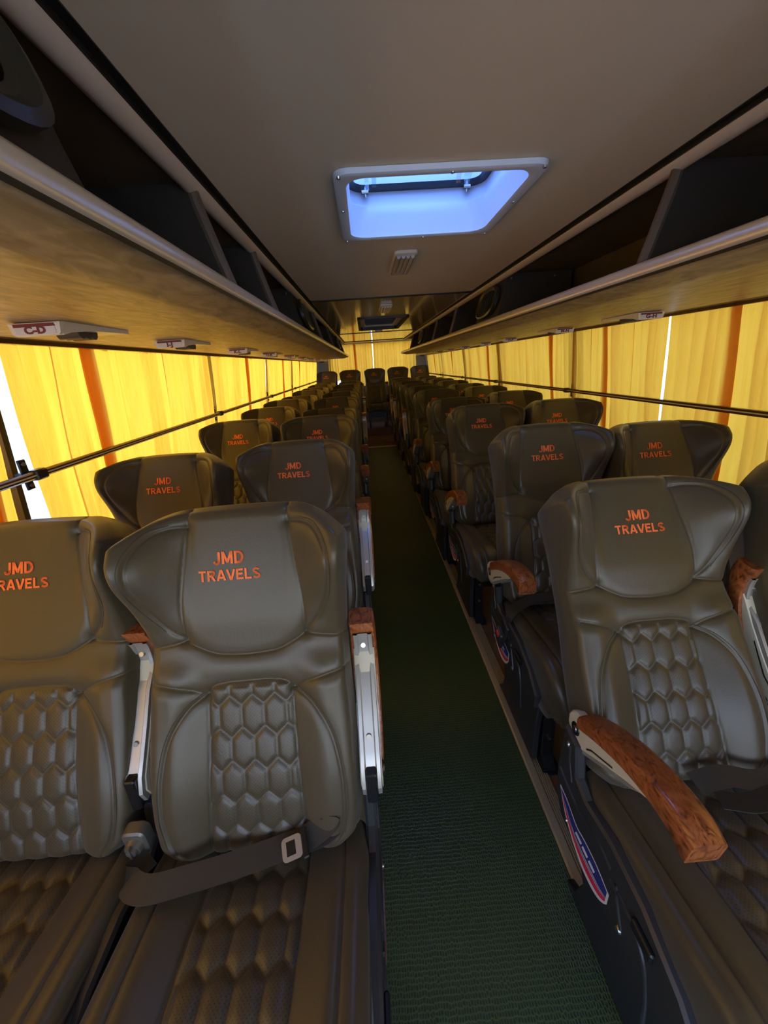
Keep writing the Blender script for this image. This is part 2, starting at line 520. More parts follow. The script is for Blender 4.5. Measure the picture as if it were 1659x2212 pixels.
# ceiling: main taupe panel with hatch opening, then glossy panels, raised end
HX0, HX1, HY0, HY1 = -0.19, 0.187, 0.935, 1.315       # hatch opening
b = MB(); zc, zt = 1.77, 1.80
b.box(-0.45, HX0 - .004, Y0, 2.42, zc, zt); b.box(HX1 + .004, 0.45, Y0, 2.42, zc, zt)
b.box(HX0 - .004, HX1 + .004, Y0, HY0 - .004, zc, zt); b.box(HX0 - .004, HX1 + .004, HY1 + .004, 2.42, zc, zt)
struct(b.obj('ceiling', CEIL))
b = MB()
b.box(-0.45, -0.205, 2.45, 4.88, zc, zt); b.box(0.215, 0.45, 2.45, 4.88, zc, zt)
b.box(-0.205, 0.215, 2.45, 3.42, zc, zt); b.box(-0.205, 0.215, 4.50, 4.88, zc, zt)
b.box(-0.45, 0.45, 4.92, 6.46, zc, zt)
struct(b.obj('ceiling', CEILGLOSS))
b = MB()
b.box(-0.45, 0.45, 2.42, 2.45, zc - .004, zt); b.box(-0.45, 0.45, 4.88, 4.92, zc - .004, zt); b.box(-0.45, 0.45, 6.46, 6.52, zc - .006, zt)
struct(b.obj('trim_1', BLACKRUB))
b = MB(); b.box(-1.30, 1.30, 6.52, Y1 + .1, 1.885, 1.93)
b.box(-0.62, 0.62, 6.50, 6.54, 1.77, 1.93)
struct(b.obj('ceiling', CEILGLOSS))
# roof above everything (closes the shell), open over the hatch
b = MB(); ry = 1.97
b.box(-1.35, HX0 - .03, Y0 - .05, Y1 + .1, ry, ry + .03); b.box(HX1 + .03, 1.35, Y0 - .05, Y1 + .1, ry, ry + .03)
b.box(HX0 - .03, HX1 + .03, Y0 - .05, HY0 - .03, ry, ry + .03); b.box(HX0 - .03, HX1 + .03, HY1 + .03, Y1 + .1, ry, ry + .03)
struct(b.obj('ceiling', GREYWALL))

# edge of the ceiling: dark gap and rounded cove strip
for s, nm in ((-1, 'left'), (1, 'right')):
    b = MB()
    b.box(min(s * .45, s * .462), max(s * .45, s * .462), Y0, 6.6, 1.768, 1.80)
    b.box(min(s * .462, s * .466), max(s * .462, s * .466), Y0, 6.6, 1.762, 1.80)
    struct(b.obj('trim_gap_' + nm, BLACKRUB))
    b = MB()
    pts = [(.466, 1.785), (.466, 1.762), (.470, 1.756), (.478, 1.750), (.487, 1.747), (.496, 1.750), (.500, 1.757), (.500, 1.785)]
    b.prism([(s * p[0], p[1]) for p in pts], 'y', Y0, 6.6)
    struct(b.obj('trim_cove_' + nm, COVE, smooth=True, sharp=60))
    b = MB()                                       # fluorescent-free inner top of the bay
    b.box(min(s * .50, s * 1.2), max(s * .50, s * 1.2), Y0, 6.62, 1.765, 1.785)
    b.box(min(s * .80, s * .82), max(s * .80, s * .82), Y0, 6.62, 1.57, 1.77)
    struct(b.obj('trim_bay_' + nm, RACKDARK))

# ------------------------------------------------------------------ luggage racks
def luggage_rack(s, divs, pods):
    root = empty('luggage_rack', (s * 0.8, 2.4, 1.55))
    side = 'left' if s < 0 else 'right'
    tag(root, 'long overhead luggage rack on the %s side, brown patterned underside and satin lip' % side, 'luggage rack')
    ox, oy, oz = s * 0.8, 2.4, 1.55
    def loc(x, z): return (s * x - ox, z - oz)
    ya, yb = Y0 - oy, 6.62 - oy
    # underside: lip curve then flat soffit to the wall; tapers up at the far end
    b = MB()
    under = [(.424, 1.562), (.427, 1.5585), (.440, 1.5545), (.470, 1.5485), (.497, 1.5430), (.505, 1.5415), (.515, 1.5410), (.60, 1.5415), (.80, 1.5435), (1.0, 1.545), (1.185, 1.548)]
    top = [(1.185, 1.565), (.60, 1.560), (.45, 1.572), (.428, 1.572)]
    b.prism([loc(*p) for p in under + top], 'y', ya, yb)
    b.obj('soffit', SOFFIT, root, smooth=True, sharp=40)
    # satin trim along the lip
    b = MB()
    tp = [(.4235, 1.5595), (.4195, 1.5625), (.4180, 1.568), (.4180, 1.5745), (.4190, 1.581), (.4225, 1.586), (.429, 1.589), (.437, 1.588), (.440, 1.583), (.440, 1.572), (.4235, 1.572)]
    b.prism([loc(*p) for p in tp], 'y', ya, yb + .005)
    b.obj('lip_trim', RACKTRIM, root, smooth=True, sharp=50)
    b = MB(); b.prism([loc(.4225, 1.5555), loc(.4205, 1.5605), loc(.4235, 1.563), loc(.428, 1.560)], 'y', ya, yb)
    b.obj('lip_seal', BLACKRUB, root)
    # dividers with a padded leading edge
    for y in divs:
        b = MB()
        curve = [(.440, 1.575), (.447, 1.60), (.459, 1.64), (.473, 1.69), (.484, 1.73), (.490, 1.764)]
        b.prism([loc(*p) for p in curve + [(.80, 1.764), (.80, 1.562), (.45, 1.562)]], 'y', y - .008 - oy, y + .008 - oy)
        d = b.obj('divider', DIVDARK, root)
        b = MB(); b.tube([(s * (p[0] - .002) - ox, y - oy, p[1] - oz) for p in curve], 0.0115, 10)
        b.obj('padded_edge', pad_mat, d, smooth=True)
    # closed pods with an oval speaker panel on the face
    for y0, y1 in pods:
        b = MB()
        curve = [(.440, 1.575), (.450, 1.60), (.462, 1.64), (.474, 1.69), (.484, 1.73), (.490, 1.762)]
        b.prism([loc(*p) for p in curve + [(.78, 1.762), (.78, 1.565), (.45, 1.565)]], 'y', y0 - oy, y1 - oy)
        for yy in (y0 - .001,):
            for (px, pz) in ((.505, 1.742), (.70, 1.742), (.70, 1.60), (.475, 1.60)):
                b.tube([(s * px - ox, yy - oy, pz - oz), (s * px - ox, yy - .003 - oy, pz - oz)], 0.0035, 8, m=1)
        d = b.obj('speaker_box', [DIVDARK, SCREW], root)
        b = MB()
        yc = (y0 + y1) / 2; cx, cz = .459, 1.667; L = (y1 - y0) * .42
        tdir = Vector((s * .044, 0, .155)).normalized(); nd = Vector((-s * tdir.z, 0, s * tdir.x)); nd = nd if nd.x * s < 0 else -nd
        C0 = Vector((s * cx - ox, yc - oy, cz - oz))
        N = 40
        for rad, off, nxt, offn in ((1.0, 0.0, 1.0, .014), (1.0, .014, .9, .019), (.9, .019, .82, .012), (.82, .012, .75, .010)):
            V = []; F = []
            for (q, oo) in ((rad, off), (nxt, offn)):
                for i in range(N):
                    a = 2 * PI * i / N
                    V.append(C0 + Vector((0, 1, 0)) * L * q * math.copysign(abs(math.cos(a)) ** .8, math.cos(a)) + tdir * .070 * q * math.copysign(abs(math.sin(a)) ** .8, math.sin(a)) + nd * oo)
            for i in range(N):
                F.append((i, (i + 1) % N, N + (i + 1) % N, N + i))
            b.add(V, F)
        V = [C0 + Vector((0, 1, 0)) * L * .75 * math.cos(2 * PI * i / N) + tdir * .0525 * math.sin(2 * PI * i / N) + nd * .010 for i in range(N)]
        b.add(V, [tuple(range(N))])
        for q in range(-3, 4):
            hh = .050 * math.sqrt(max(0, 1 - (q / 4.2) ** 2)); c = C0 + Vector((0, 1, 0)) * (q * L * .17) + nd * .013
            b.strip([c - tdir * hh, c + tdir * hh], (0, 1, 0), .006, .004)
        b.obj('speaker_grille', SHELLDARK, d, smooth=True, sharp=40)
    return root


SHELLDARK = pmat('olive_black_plastic', (0.022, 0.021, 0.012), 0.35)
pad_mat = pmat('brown_padded_piping', (0.12, 0.085, 0.055), 0.5, bump=(60, .2, .002))
luggage_rack(-1, [.93, 1.35, 2.75, 3.75, 5.6], [(0.08, 0.50), (1.98, 2.32), (4.45, 4.78)])
luggage_rack(1, [.95, 2.95, 3.70, 5.45], [(-.35, 0.0), (1.95, 2.32), (4.35, 4.70)])

for s, nm in ((-1, 'left'), (1, 'right')):
    b = MB(); b.box(min(s * 1.0, s * 1.19), max(s * 1.0, s * 1.19), 6.63, Y1, 1.548, 1.562)
    b.box(min(s * 1.0, s * 1.012), max(s * 1.0, s * 1.012), 6.63, Y1, 1.562, 1.885)
    struct(b.obj('trim_ledge_' + nm, SOFFIT))

# ------------------------------------------------------------------ roof hatch
def rrect(x0, x1, y0, y1, r, n=6):
    pts = []
    for cx, cy_, a0 in ((x1 - r, y1 - r, 0), (x0 + r, y1 - r, 90), (x0 + r, y0 + r, 180), (x1 - r, y0 + r, 270)):
        for k in range(n + 1):
            a = math.radians(a0 + 90 * k / n); pts.append((cx + r * math.cos(a), cy_ + r * math.sin(a)))
    return pts


def ring_loft(b, rings, m=0):
    """rings: list of (outline pts, z); joins them"""
    n = len(rings[0][0]); V = []; F = []
    for pts, z in rings: V += [(p[0], p[1], z) for p in pts]
    for k in range(len(rings) - 1):
        for i in range(n):
            j = (i + 1) % n; F.append((k * n + i, k * n + j, (k + 1) * n + j, (k + 1) * n + i))
    b.add(V, F, m)


def hatch(x0, x1, y0, y1, z, label, wht, lidm, dark=False):
    cx, cyy = (x0 + x1) / 2, (y0 + y1) / 2
    root = empty('roof_hatch', (cx, cyy, z)); tag(root, label, 'roof hatch')
    X0, X1, Y0_, Y1_ = x0 - cx, x1 - cx, y0 - cyy, y1 - cyy
    inner = lambda d, r: rrect(X0 + d, X1 - d, Y0_ + d, Y1_ - d, r)
    b = MB()
    ring_loft(b, [(inner(0, .045), .0), (inner(0.0, .045), -.0085), (inner(-.004, .045), -.011), (inner(-.020, .04), -.012), (inner(-.024, .035), -.010), (inner(-.025, .03), -.001), (inner(-.012, .035), 0.0)])
    fr = b.obj('flange', wht, root, smooth=True, sharp=50)
    for (sxx, syy) in ((1, 1), (1, -1), (-1, 1), (-1, -1), (0, 1), (0, -1), (1, 0), (-1, 0)):
        b = MB(); px = sxx * ((X1 - X0) / 2 + .0125) * 1.0; py = syy * ((Y1_ - Y0_) / 2 + .0125)
        if sxx == 0: px = .02
        if syy == 0: py = -.03
        b.tube([(px, py, -.010), (px, py, -.0138)], [.0045, .0035], 10)
        b.obj('screw', SCREW, fr)
    b = MB()
    ring_loft(b, [(inner(0, .045), -.004), (inner(.004, .045), .040), (inner(.006, .05), .062), (inner(.001, .05), .068), (inner(.001, .05), .095), (inner(-.02, .05), .20)])
    b.obj('shaft', wht, root, smooth=True, sharp=50)
    b = MB()
    ring_loft(b, [(inner(-.006, .04), .096), (inner(.016, .03), .096), (inner(.018, .03), .108), (inner(-.006, .03), .112)])
    b.obj('gasket', BLACKRUB, root, smooth=True, sharp=40)
    # lid, opened upwards
    hz = .20 if not dark else .118
    b = MB()
    out = rrect(X0 - .03, X1 + .03, Y0_ - .03, Y1_ + .03, .06); inn = rrect(X0 + .03, X1 - .03, Y0_ + .03, Y1_ - .03, .05)
    n = len(out)
    ring_loft(b, [(out, hz), (out, hz + .03), (inn, hz + .05)])
    b.add([(p[0], p[1], hz + .05) for p in inn], [tuple(range(n))])
    b.obj('lid', lidm, root, smooth=True, sharp=40)
    if not dark:
        for sx_ in (-1, 1):
            b = MB()
            b.strip([(sx_ * .135, Y1_ - .03, .10), (sx_ * .150, Y0_ + .05, .215)], (0, 0, 1), .024, .010)
            b.strip([(sx_ * .115, Y1_ - .02, .10), (sx_ * .118, Y1_ - .10, .215)], (1, 0, 0), .012, .006)
            b.obj('clear_strut', CLEARPL, root)
            b = MB(); b.tube([(sx_ * .150, Y1_ - .014, .092), (sx_ * .132, Y1_ - .014, .092)], .006, 10); b.tube([(sx_ * .141, Y1_ - .014, .080), (sx_ * .141, Y1_ - .014, .106)], .0035, 8)
            b.obj('latch', SCREW, root)
        b = MB()
        b.strip([(X1 - .012, Y0_ + .04, .115), (X1 - .012, Y1_ - .05, .125)], (0, 0, 1), .012, .008)
        b.obj('guide_bar', BLACKRUB, root)
    return root


hatch(HX0, HX1, HY0, HY1, 1.77, 'open white framed roof hatch in the taupe ceiling, lit by blue daylight', HATCHWHITE, FROST)
# far vent: dark recessed frame in the glossy ceiling
root = empty('air_vent', (0.0, 3.96, 1.77)); tag(root, 'black framed roof vent in the glossy yellow ceiling near the rear', 'vent')
b = MB()
ring_loft(b, [(rrect(-.21, .21, -.55, .55, .03), -.001), (rrect(-.21, .21, -.55, .55, .03), -.009), (rrect(-.185, .185, -.51, .51, .02), -.009), (rrect(-.185, .185, -.51, .51, .02), .05)])
b.obj('frame', BLACKRUB, root, smooth=True, sharp=40)
b = MB()
ring_loft(b, [(rrect(-.184, .184, -.50, .50, .02), .02), (rrect(-.15, .15, -.44, .44, .02), .02), (rrect(-.145, .145, -.43, .43, .02), .05)])
b.obj('inner_frame', CREAM, root)
b = MB(); b.box(-.19, .19, -.52, .52, .05, .06)
for k in range(12): b.box(-.14, .14, -.42 + k * .073, -.40 + k * .073, .03, .05)
b.obj('grille', SHELL, root)
b = MB(); b.box(-.04, .04, .56, .60, -.02, -.001, b=.006); b.obj('handle', CREAM, root)

# dome lights
LENS = pmat('ribbed_lamp_lens', (0.52, 0.46, 0.42), 0.3, coat=.4)
def dome(x, y, label):
    root = empty('ceiling_lamp', (x, y, 1.77)); tag(root, label, 'ceiling lamp', 'lamps on the ceiling')
    b = MB(); ring_loft(b, [(rrect(-.040, .040, -.155, .155, .015), -.001), (rrect(-.040, .040, -.155, .155, .015), -.010), (rrect(-.034, .034, -.145, .145, .012), -.014)])
    b.obj('bezel', CREAM, root, smooth=True, sharp=40)
    b = MB()
    pts = []
    for k in range(4):
        x0 = -.032 + k * .016
        pts += [(x0, -.012), (x0 + .003, -.020), (x0 + .008, -.0225), (x0 + .013, -.020)]
    pts += [(.032, -.012)]
    b.prism(pts, 'y', -.135, .115); b.box(-.032, .032, .118, .140, -.019, -.010, b=.003)
    b.obj('lens', LENS, root, smooth=True, sharp=60)


dome(-.012, 1.655, 'small ribbed ceiling lamp just behind the open white hatch')
dome(-.012, 2.86, 'small ribbed ceiling lamp on the glossy panel before the black vent')

# ------------------------------------------------------------------ curtains
def smoothstep(x): x = max(0., min(1., x)); return x * x * (3 - 2 * x)


def curtain_panel(s, y0, y1, seed, wide=(), e0=0.0, e1=0.0, z0=.74, z1=ZT, label='', gath=1.0, axis='x', base=None, bottom=None):
    """pleated cloth hanging along the wall. pleats are real folds: the cloth runs back on itself"""
    rnd = random.Random(seed)
    prof = []                                          # (along, depth, phase)
    y = y0
    prof.append((y, 0.0))
    marks = sorted(wide)
    while y < y1 - .02:
        step = rnd.uniform(.038, .078) * gath
        nxt = min(y + step, y1)
        mk = [m_ for m_ in marks if y <= m_ < nxt]
        if mk:                                         # a broad double fold: reads as a darker band
            w = rnd.uniform(.045, .065)
            prof += [(mk[0], .004), (mk[0] + w, .008), (mk[0] + w - .002, -.004), (mk[0] + .004, -.010), (mk[0] + .004, -.016), (mk[0] + w + .01, -.014)]
            y = mk[0] + w + .012
            continue
        bul = rnd.uniform(.014, .028)
        for k in range(1, 4):
            t = k / 4; prof.append((y + (nxt - y) * t, -bul * math.sin(PI * t ** 1.5)))
            bk = rnd.uniform(.003, .007)
        if rnd.random() < .72:
            bk = rnd.uniform(.0014, .0030)
            prof += [(nxt, .004), (nxt - .0004, .007), (nxt - bk, .006), (nxt - bk, -.002), (nxt + .001, -.003)] if nxt < y1 - .01 else [(nxt, 0.0)]
            y = nxt
            continue
        if nxt + .001 < y1 - .01:
            prof += [(nxt, .0), (nxt - bk * .2, .004), (nxt - bk, .003), (nxt - bk * .9, -.003), (nxt + .002, -.004)]
        else:
            prof.append((nxt, 0.0))
        y = nxt
    n = len(prof); rows = 22
    V = []; F = []
    ph = [rnd.uniform(0, 6.28) for _ in range(6)]
    for j in range(rows + 1):
        t = j / rows; z = z1 + (z0 - z1) * t
        for i, (a, d) in enumerate(prof):
            sway = .010 * math.sin(a * 5 + ph[0] + t * 2.2) * t + .006 * math.sin(a * 13 + ph[1] + t * 5) * t + .004 * math.sin(a * 31 + ph[4] + t * 9) * t
            dep = d * (0.8 + .5 * t + .3 * math.sin(a * 17 + ph[2])) + .010 * math.sin(a * 7 + ph[3] + 3 * t) * t + .004 * math.sin(a * 23 + t * 6 + ph[5])
            edge0 = smoothstep(1 - (a - y0) / .15) * e0 * t ** 1.3; edge1 = smoothstep(1 - (y1 - a) / .15) * e1 * t ** 1.3
            aa = a + sway + edge0 + edge1
            zz = z
            if bottom: zz = z1 + (bottom(a) - z1) * t
            if axis == 'x':
                bx = XB + (XT - XB) * (zz - ZB) / (ZT - ZB) + .004
                # cloth held in by the rail
                V.append((s * (bx + dep), aa, zz))
            else:
                V.append((aa, base + dep, zz))
    for j in range(rows):
        for i in range(n - 1):
            F.append((j * n + i, j * n + i + 1, (j + 1) * n + i + 1, (j + 1) * n + i))
    o = mesh_obj('curtain', V, F, CURTAIN, smooth=True)
    tag(o, label, 'curtain')
    return o


Lc = [(-.40, 1.112, (.45, 1.0), 'yellow window curtain at the left picture edge, before the wide daylight gap'),
      (1.195, 2.656, (1.50,), 'bright yellow left window curtain between the wide daylight gap and the next thin gap'),
      (2.670, 4.200, (3.5,), 'yellow left window curtain under the K-L and Q-R number plates'),
      (4.215, 5.655, (5.05,), 'yellow left window curtain just past the narrow grey gap'),
      (5.67, 7.115, (6.3,), 'yellow left window curtain, last but one before the grey rear pillar'),
      (7.13, 8.60, (8.0,), 'yellow left window curtain touching the grey rear pillar')]
for i, (a, c, w, lb) in enumerate(Lc):
    o = curtain_panel(-1, a, c, 10 + i, w, label=lb, e0=(.05 if i == 1 else .006), e1=(-.01 if i != 0 else -.015)); o['group'] = 'left window curtains'
Rc = [(-.48, 1.03, (.6,), 'yellow window curtain at the right picture edge'),
      (1.08, 1.821, (1.46,), 'yellow right window curtain ending at the short blue-white slit beside the G-H plate'),
      (1.829, 2.602, (2.26,), 'yellow right window curtain between the slit and the dark post'),
      (2.612, 4.090, (2.92,), 'yellow right window curtain under the M-N and O-P number plates'),
      (4.104, 5.545, (4.45,), 'yellow right window curtain between two thin dark posts'),
      (5.557, 7.17, (6.3,), 'yellow right window curtain, last but one before the rear pillar'),
      (7.18, 8.78, (7.9,), 'yellow right window curtain touching the rear pillar')]
for i, (a, c, w, lb) in enumerate(Rc):
    o = curtain_panel(1, a, c, 40 + i, w, label=lb, e0=.004, e1=0.0 if i != 1 else .024); o['group'] = 'right window curtains'
o = curtain_panel(1, -.975, .018, 71, (-.4,), axis='y', base=Y1 - .03, z0=.95, z1=1.87, bottom=lambda a: 1.08 + .12 * smoothstep((a + .97) / .45) - .22 * smoothstep((a + .4) / .12), label='yellow rear window curtain, left half with its corner pulled up')
o['group'] = 'rear window curtains'
o = curtain_panel(1, .040, 1.0, 72, (), axis='y', base=Y1 - .03, z0=.95, z1=1.87, label='yellow rear window curtain, right half hanging straight')
o['group'] = 'rear window curtains'

# curtain tracks (dark line along the top) and the hold-in rails
for s, nm in ((-1, 'left'), (1, 'right')):
    b = MB(); b.box(min(s * 1.125, s * 1.145), max(s * 1.125, s * 1.145), Y0 + .05, POSTS[s][-1], 1.533, 1.545)
    tag(b.obj('curtain_track', RODMAT), 'thin dark curtain track along the top of the %s windows' % nm, 'curtain track')
    root = empty('curtain_rail', (s * 1.165, 3.4, 1.18)); tag(root, 'long thin brown rail holding the %s window curtains back' % nm, 'rail')
    b = MB()
    def arc(z): return z
    pr = [(-.008, -.010), (.004, -.011), (.010, -.006), (.010, .006), (.004, .011), (-.008, .010)]
    b.prism([(p[0], p[1]) for p in pr], 'y', Y0 + .05 - 3.4, POSTS[s][-1] + .02 - 3.4)
    b.obj('rail', RODMAT, root, smooth=True, sharp=50)
    b = MB(); b.box(min(-s * .0115, -s * .009), max(-s * .0115, -s * .009), Y0 + .05 - 3.4, POSTS[s][-1] - 3.4, -.0015, .0025)
    b.obj('rail_insert', RODSTRIPE, root)
    for y in POSTS[s][1:]:
        b = MB(); yy = y - 3.4 + (.01 if y < 8 else -.02)
        b.box(-.014, .014, yy - .022, yy + .022, -.015, .015, b=.004)
        b.box(min(s * .005, s * .06), max(s * .005, s * .06), yy - .012, yy + .012, -.006, .006)
        b.box(min(s * .034, s * .040), max(s * .034, s * .040), yy - .014, yy + .014, -.045, .045, b=.002)
        b.tube([(s * .034, yy, .032), (s * .029, yy, .032)], .006, 10, m=1); b.tube([(s * .034, yy, -.032), (s * .029, yy, -.032)], .006, 10, m=1)
        b.obj('rail_bracket', [DARKMETAL, SCREW], root, smooth=True, sharp=40)

# ------------------------------------------------------------------ text helper
def text_mesh(name, body, size, extrude=0.0006, offset=0.0, align='CENTER', space=1.0):
    cu = bpy.data.curves.new(name, 'FONT'); cu.body = body; cu.size = size; cu.align_x = align; cu.align_y = 'CENTER'
    cu.extrude = extrude; cu.offset = offset; cu.space_character = space; cu.space_line = .82; cu.resolution_u = 3
    ob = bpy.data.objects.new(name, cu); col.objects.link(ob)
    dg = bpy.context.evaluated_depsgraph_get(); dg.update()
    me = bpy.data.meshes.new_from_object(ob.evaluated_get(dg))
    bpy.data.objects.remove(ob); bpy.data.curves.remove(cu)
    return me


def text_arrays(body, size, **k):
    me = text_mesh('tmp', body, size, **k)
    V = [v.co.copy() for v in me.vertices]; F = [tuple(p.vertices) for p in me.polygons]
    bpy.data.meshes.remove(me)
    return V, F


def stroke_word(word, cap, bold, space=.13):
    """bold sans capitals built from strokes; returns flat V (x, y), F; centred"""
    def arc(cx, cy_, rx, ry, a0, a1, n=10):
        return [(cx + rx * math.cos(math.radians(a0 + (a1 - a0) * k / n)), cy_ + ry * math.sin(math.radians(a0 + (a1 - a0) * k / n))) for k in range(n + 1)]
    h = bold / 2
    G = {'J': (.56, [[(.47, 1), (.47, .30)] + arc(.27, .30, .20, .25, 0, -165, 10)]),
         'M': (.86, [[(.09, 0), (.09, 1)], [(.77, 0), (.77, 1)], [(.11, .97), (.43, .12)], [(.43, .12), (.75, .97)]]),
         'D': (.74, [[(.09, 0), (.09, 1)], [(.09, 1 - h), (.30, 1 - h)] + arc(.30, .5, .34, .5 - h, 90, -90, 12) + [(.09, h)]]),
         'T': (.66, [[(.0, 1 - h), (.66, 1 - h)], [(.33, 0), (.33, 1 - h)]]),
         'R': (.74, [[(.09, 0), (.09, 1)], [(.09, 1 - h), (.42, 1 - h)] + arc(.42, .715, .20, .285 - h, 90, -90, 8) + [(.09, .43)], [(.38, .45), (.66, 0)]]),
         'A': (.78, [[(.06, 0), (.37, 1)], [(.72, 0), (.41, 1)], [(.18, .28), (.60, .28)]]),
         'V': (.74, [[(.04, 1), (.35, 0)], [(.70, 1), (.39, 0)]]),
         'E': (.64, [[(.09, 0), (.09, 1)], [(.09, 1 - h), (.62, 1 - h)], [(.09, .53), (.57, .53)], [(.09, h), (.64, h)]]),
         'L': (.60, [[(.09, 0), (.09, 1)], [(.09, h), (.60, h)]]),
         'S': (.68, [arc(.34, .735, .25, .265 - h, 25, 270, 10) + arc(.34, .27, .27, .27 - h * .9, 90, -155, 10)])}
    V = []; F = []; x = 0.0
    for ch in word:
        wd, strokes = G[ch]
        for st in strokes:
            for (a, b_) in zip(st[:-1], st[1:]):
                dx, dy = b_[0] - a[0], b_[1] - a[1]; L = math.hypot(dx, dy)
                if L < 1e-6: continue
                nx, ny = -dy / L * h, dx / L * h; q = len(V)
                steps = max(1, int(L / .25))
                for k in range(steps + 1):
                    t = k / steps; V += [((x + a[0] + dx * t + nx) * cap, (a[1] + dy * t + ny) * cap), ((x + a[0] + dx * t - nx) * cap, (a[1] + dy * t - ny) * cap)]
                F += [(q + 2 * k, q + 2 * k + 1, q + 2 * k + 3, q + 2 * k + 2) for k in range(steps)]
            for p in st[1:-1]:
                q = len(V); V += [((x + p[0] + h * math.cos(PI * k / 4)) * cap, (p[1] + h * math.sin(PI * k / 4)) * cap) for k in range(8)]; F.append(tuple(range(q, q + 8)))
        x += wd + space
    W = (x - space) * cap
    return [(p[0] - W / 2, p[1] - cap / 2) for p in V], F


# ------------------------------------------------------------------ seat number plates under the racks
def number_plate(s, y, text, cat_label):
    x = -.842 if s < 0 else .932
    root = empty('seat_number_plate', (x, y, 1.5395)); tag(root, cat_label, 'seat number plate', 'number plates under the luggage racks')
    b = MB()
    b.prism([(-.052, .002), (-.048, -.018), (-.043, -.0215), (.043, -.0215), (.048, -.018), (.052, .002)], 'y', -.004, .006)
    b.prism([(-.006, .0), (.006, .004), (.25, .004), (.25, -.004), (.10, -.008), (.03, -.016), (.006, -.022)][::1], 'x', -.047, .047)
    b.obj('housing', CREAM, root)
    b = MB(); b.box(-.040, .040, -.0055, -.004, -.0195, -.004, m=0); b.box(-.041, .041, -.0060, -.004, -.0055, .0005, m=1)
    pl = b.obj('plate', [pmat_plate, MAROON], root)
    V, F = text_arrays(text, .0185, extrude=.0004, offset=.0009, space=1.05)
    V = [(v.x * 1.25, -.0062 - v.z, v.y - .0122) for v in V]
    mesh_obj('lettering', V, F, MAROON, pl)
    b = MB()
    for q in range(3):
        yy = .085 + q * .022
        V = []; N = 10
        b.prism([(yy, -.004)] + [(yy + .011 + .013 * math.cos(a), -.006 - .017 * abs(math.sin(a))) for a in [PI - PI * k / N for k in range(N + 1)]] + [(yy + .022, -.004)], 'x', -.025, .025)
    b.obj('spotlight', SHELL, root, smooth=True, sharp=50)


pmat_plate = pmat('plate_white', (0.62, 0.58, 0.52), 0.45)
Lp = [('C-D', .90), ('I-J', 1.48), ('K-L', 2.235), ('Q-R', 2.96), ('1-2', 3.75), ('7-8', 4.5), ('9-10', 5.25), ('15-16', 6.0), ]
Rp = [('G-H', 1.60), ('M-N', 2.28), ('O-P', 3.12), ('3-4', 3.75), ('5-6', 4.5), ('11-12', 5.25), ('13-14', 6.0)]
# ordinal words
wf = lambda k: ['nearest', 'second', 'third', 'fourth', 'fifth', 'sixth', 'seventh', 'eighth', 'ninth', 'tenth', 'farthest'][k]
for k, (t, y) in enumerate(Lp):
    number_plate(-1, y, t if k < 6 else t, 'cream plate reading %s under the left luggage rack, %s plate of that side' % (t, wf(k)) if k < 6 else 'tiny distant cream number plate, %s under the left rack' % wf(k))
for k, (t, y) in enumerate(Rp):
    number_plate(1, y, t, 'cream plate reading %s under the right luggage rack, %s plate of that side' % (t, wf(k)) if k < 4 else 'tiny distant cream number plate, %s under the right rack' % wf(k))

# small dark camera-like units on the rear pillars
for s, nm in ((-1, 'left'), (1, 'right')):
    root = empty('rear_speaker', (s * 1.09, 9.0, 1.60)); tag(root, 'small dark unit on a white bracket at the top of the %s rear pillar' % nm, 'speaker')
    b = MB(); b.box(-.05, .05, -.03, .03, -.07, -.01, b=.01); b.obj('body', SHELL, root)
    b = MB(); b.box(-.03, .03, -.02, .03, -.01, .25); b.box(min(0, s * .1), max(0, s * .1), .0, .02, -.05, -.03); b.obj('bracket', WHITE, root)

# ------------------------------------------------------------------ the coach seat
TH = math.radians(21.3)
HINGE_Z = 0.478


def seg_dist(P, A, B):
    A = np.array(A); B = np.array(B); d = B - A
    if float(d @ d) < 1e-12: return np.linalg.norm(P - A, axis=1)
    t = np.clip(((P - A) @ d) / (d @ d), 0, 1)
    return np.linalg.norm(P - (A + t[:, None] * d), axis=1)


def curve_pts(pts, n=8):
    """catmull-rom through the points"""
    P = [np.array(p, float) for p in pts]; P = [2 * P[0] - P[1]] + P + [2 * P[-1] - P[-2]]
    out = []
    for i in range(1, len(P) - 2):
        for k in range(n):
            t = k / n
            out.append(0.5 * ((2 * P[i]) + (-P[i - 1] + P[i + 1]) * t + (2 * P[i - 1] - 5 * P[i] + 4 * P[i + 1] - P[i + 2]) * t * t + (-P[i - 1] + 3 * P[i] - 3 * P[i + 1] + P[i + 2]) * t ** 3))
    out.append(P[-2]); return out


def poly_dist(P, pts):
    d = np.full(len(P), 9.0)
    for a, b_ in zip(pts[:-1], pts[1:]):
        d = np.minimum(d, seg_dist(P, a, b_))
    return d


def hexdist(u, v, W, R):
    """distance to the walls of stretched pointy-top hexagons; W column pitch, R row pitch"""
    k = (W * math.sqrt(3) / 2) / R
    x = u; y = v * k; Hh = W * math.sqrt(3) / 2
    best = np.full(u.shape, 9.0); sec = np.full(u.shape, 9.0)
    r0 = np.round(y / Hh)
    for dr in (-1, 0, 1):
        r = r0 + dr; off = np.where(np.mod(r, 2) == 0, 0.0, W / 2)
        c0 = np.round((x - off) / W)
        for dc in (-1, 0, 1):
            d = np.hypot(x - (c0 + dc) * W - off, y - r * Hh)
            ns = np.minimum(sec, np.maximum(best, d)); best = np.minimum(best, d); sec = ns
    return (sec - best) / 2


def ss(a, b_, x):
    t = np.clip((x - a) / (b_ - a), 0, 1); return t * t * (3 - 2 * t)


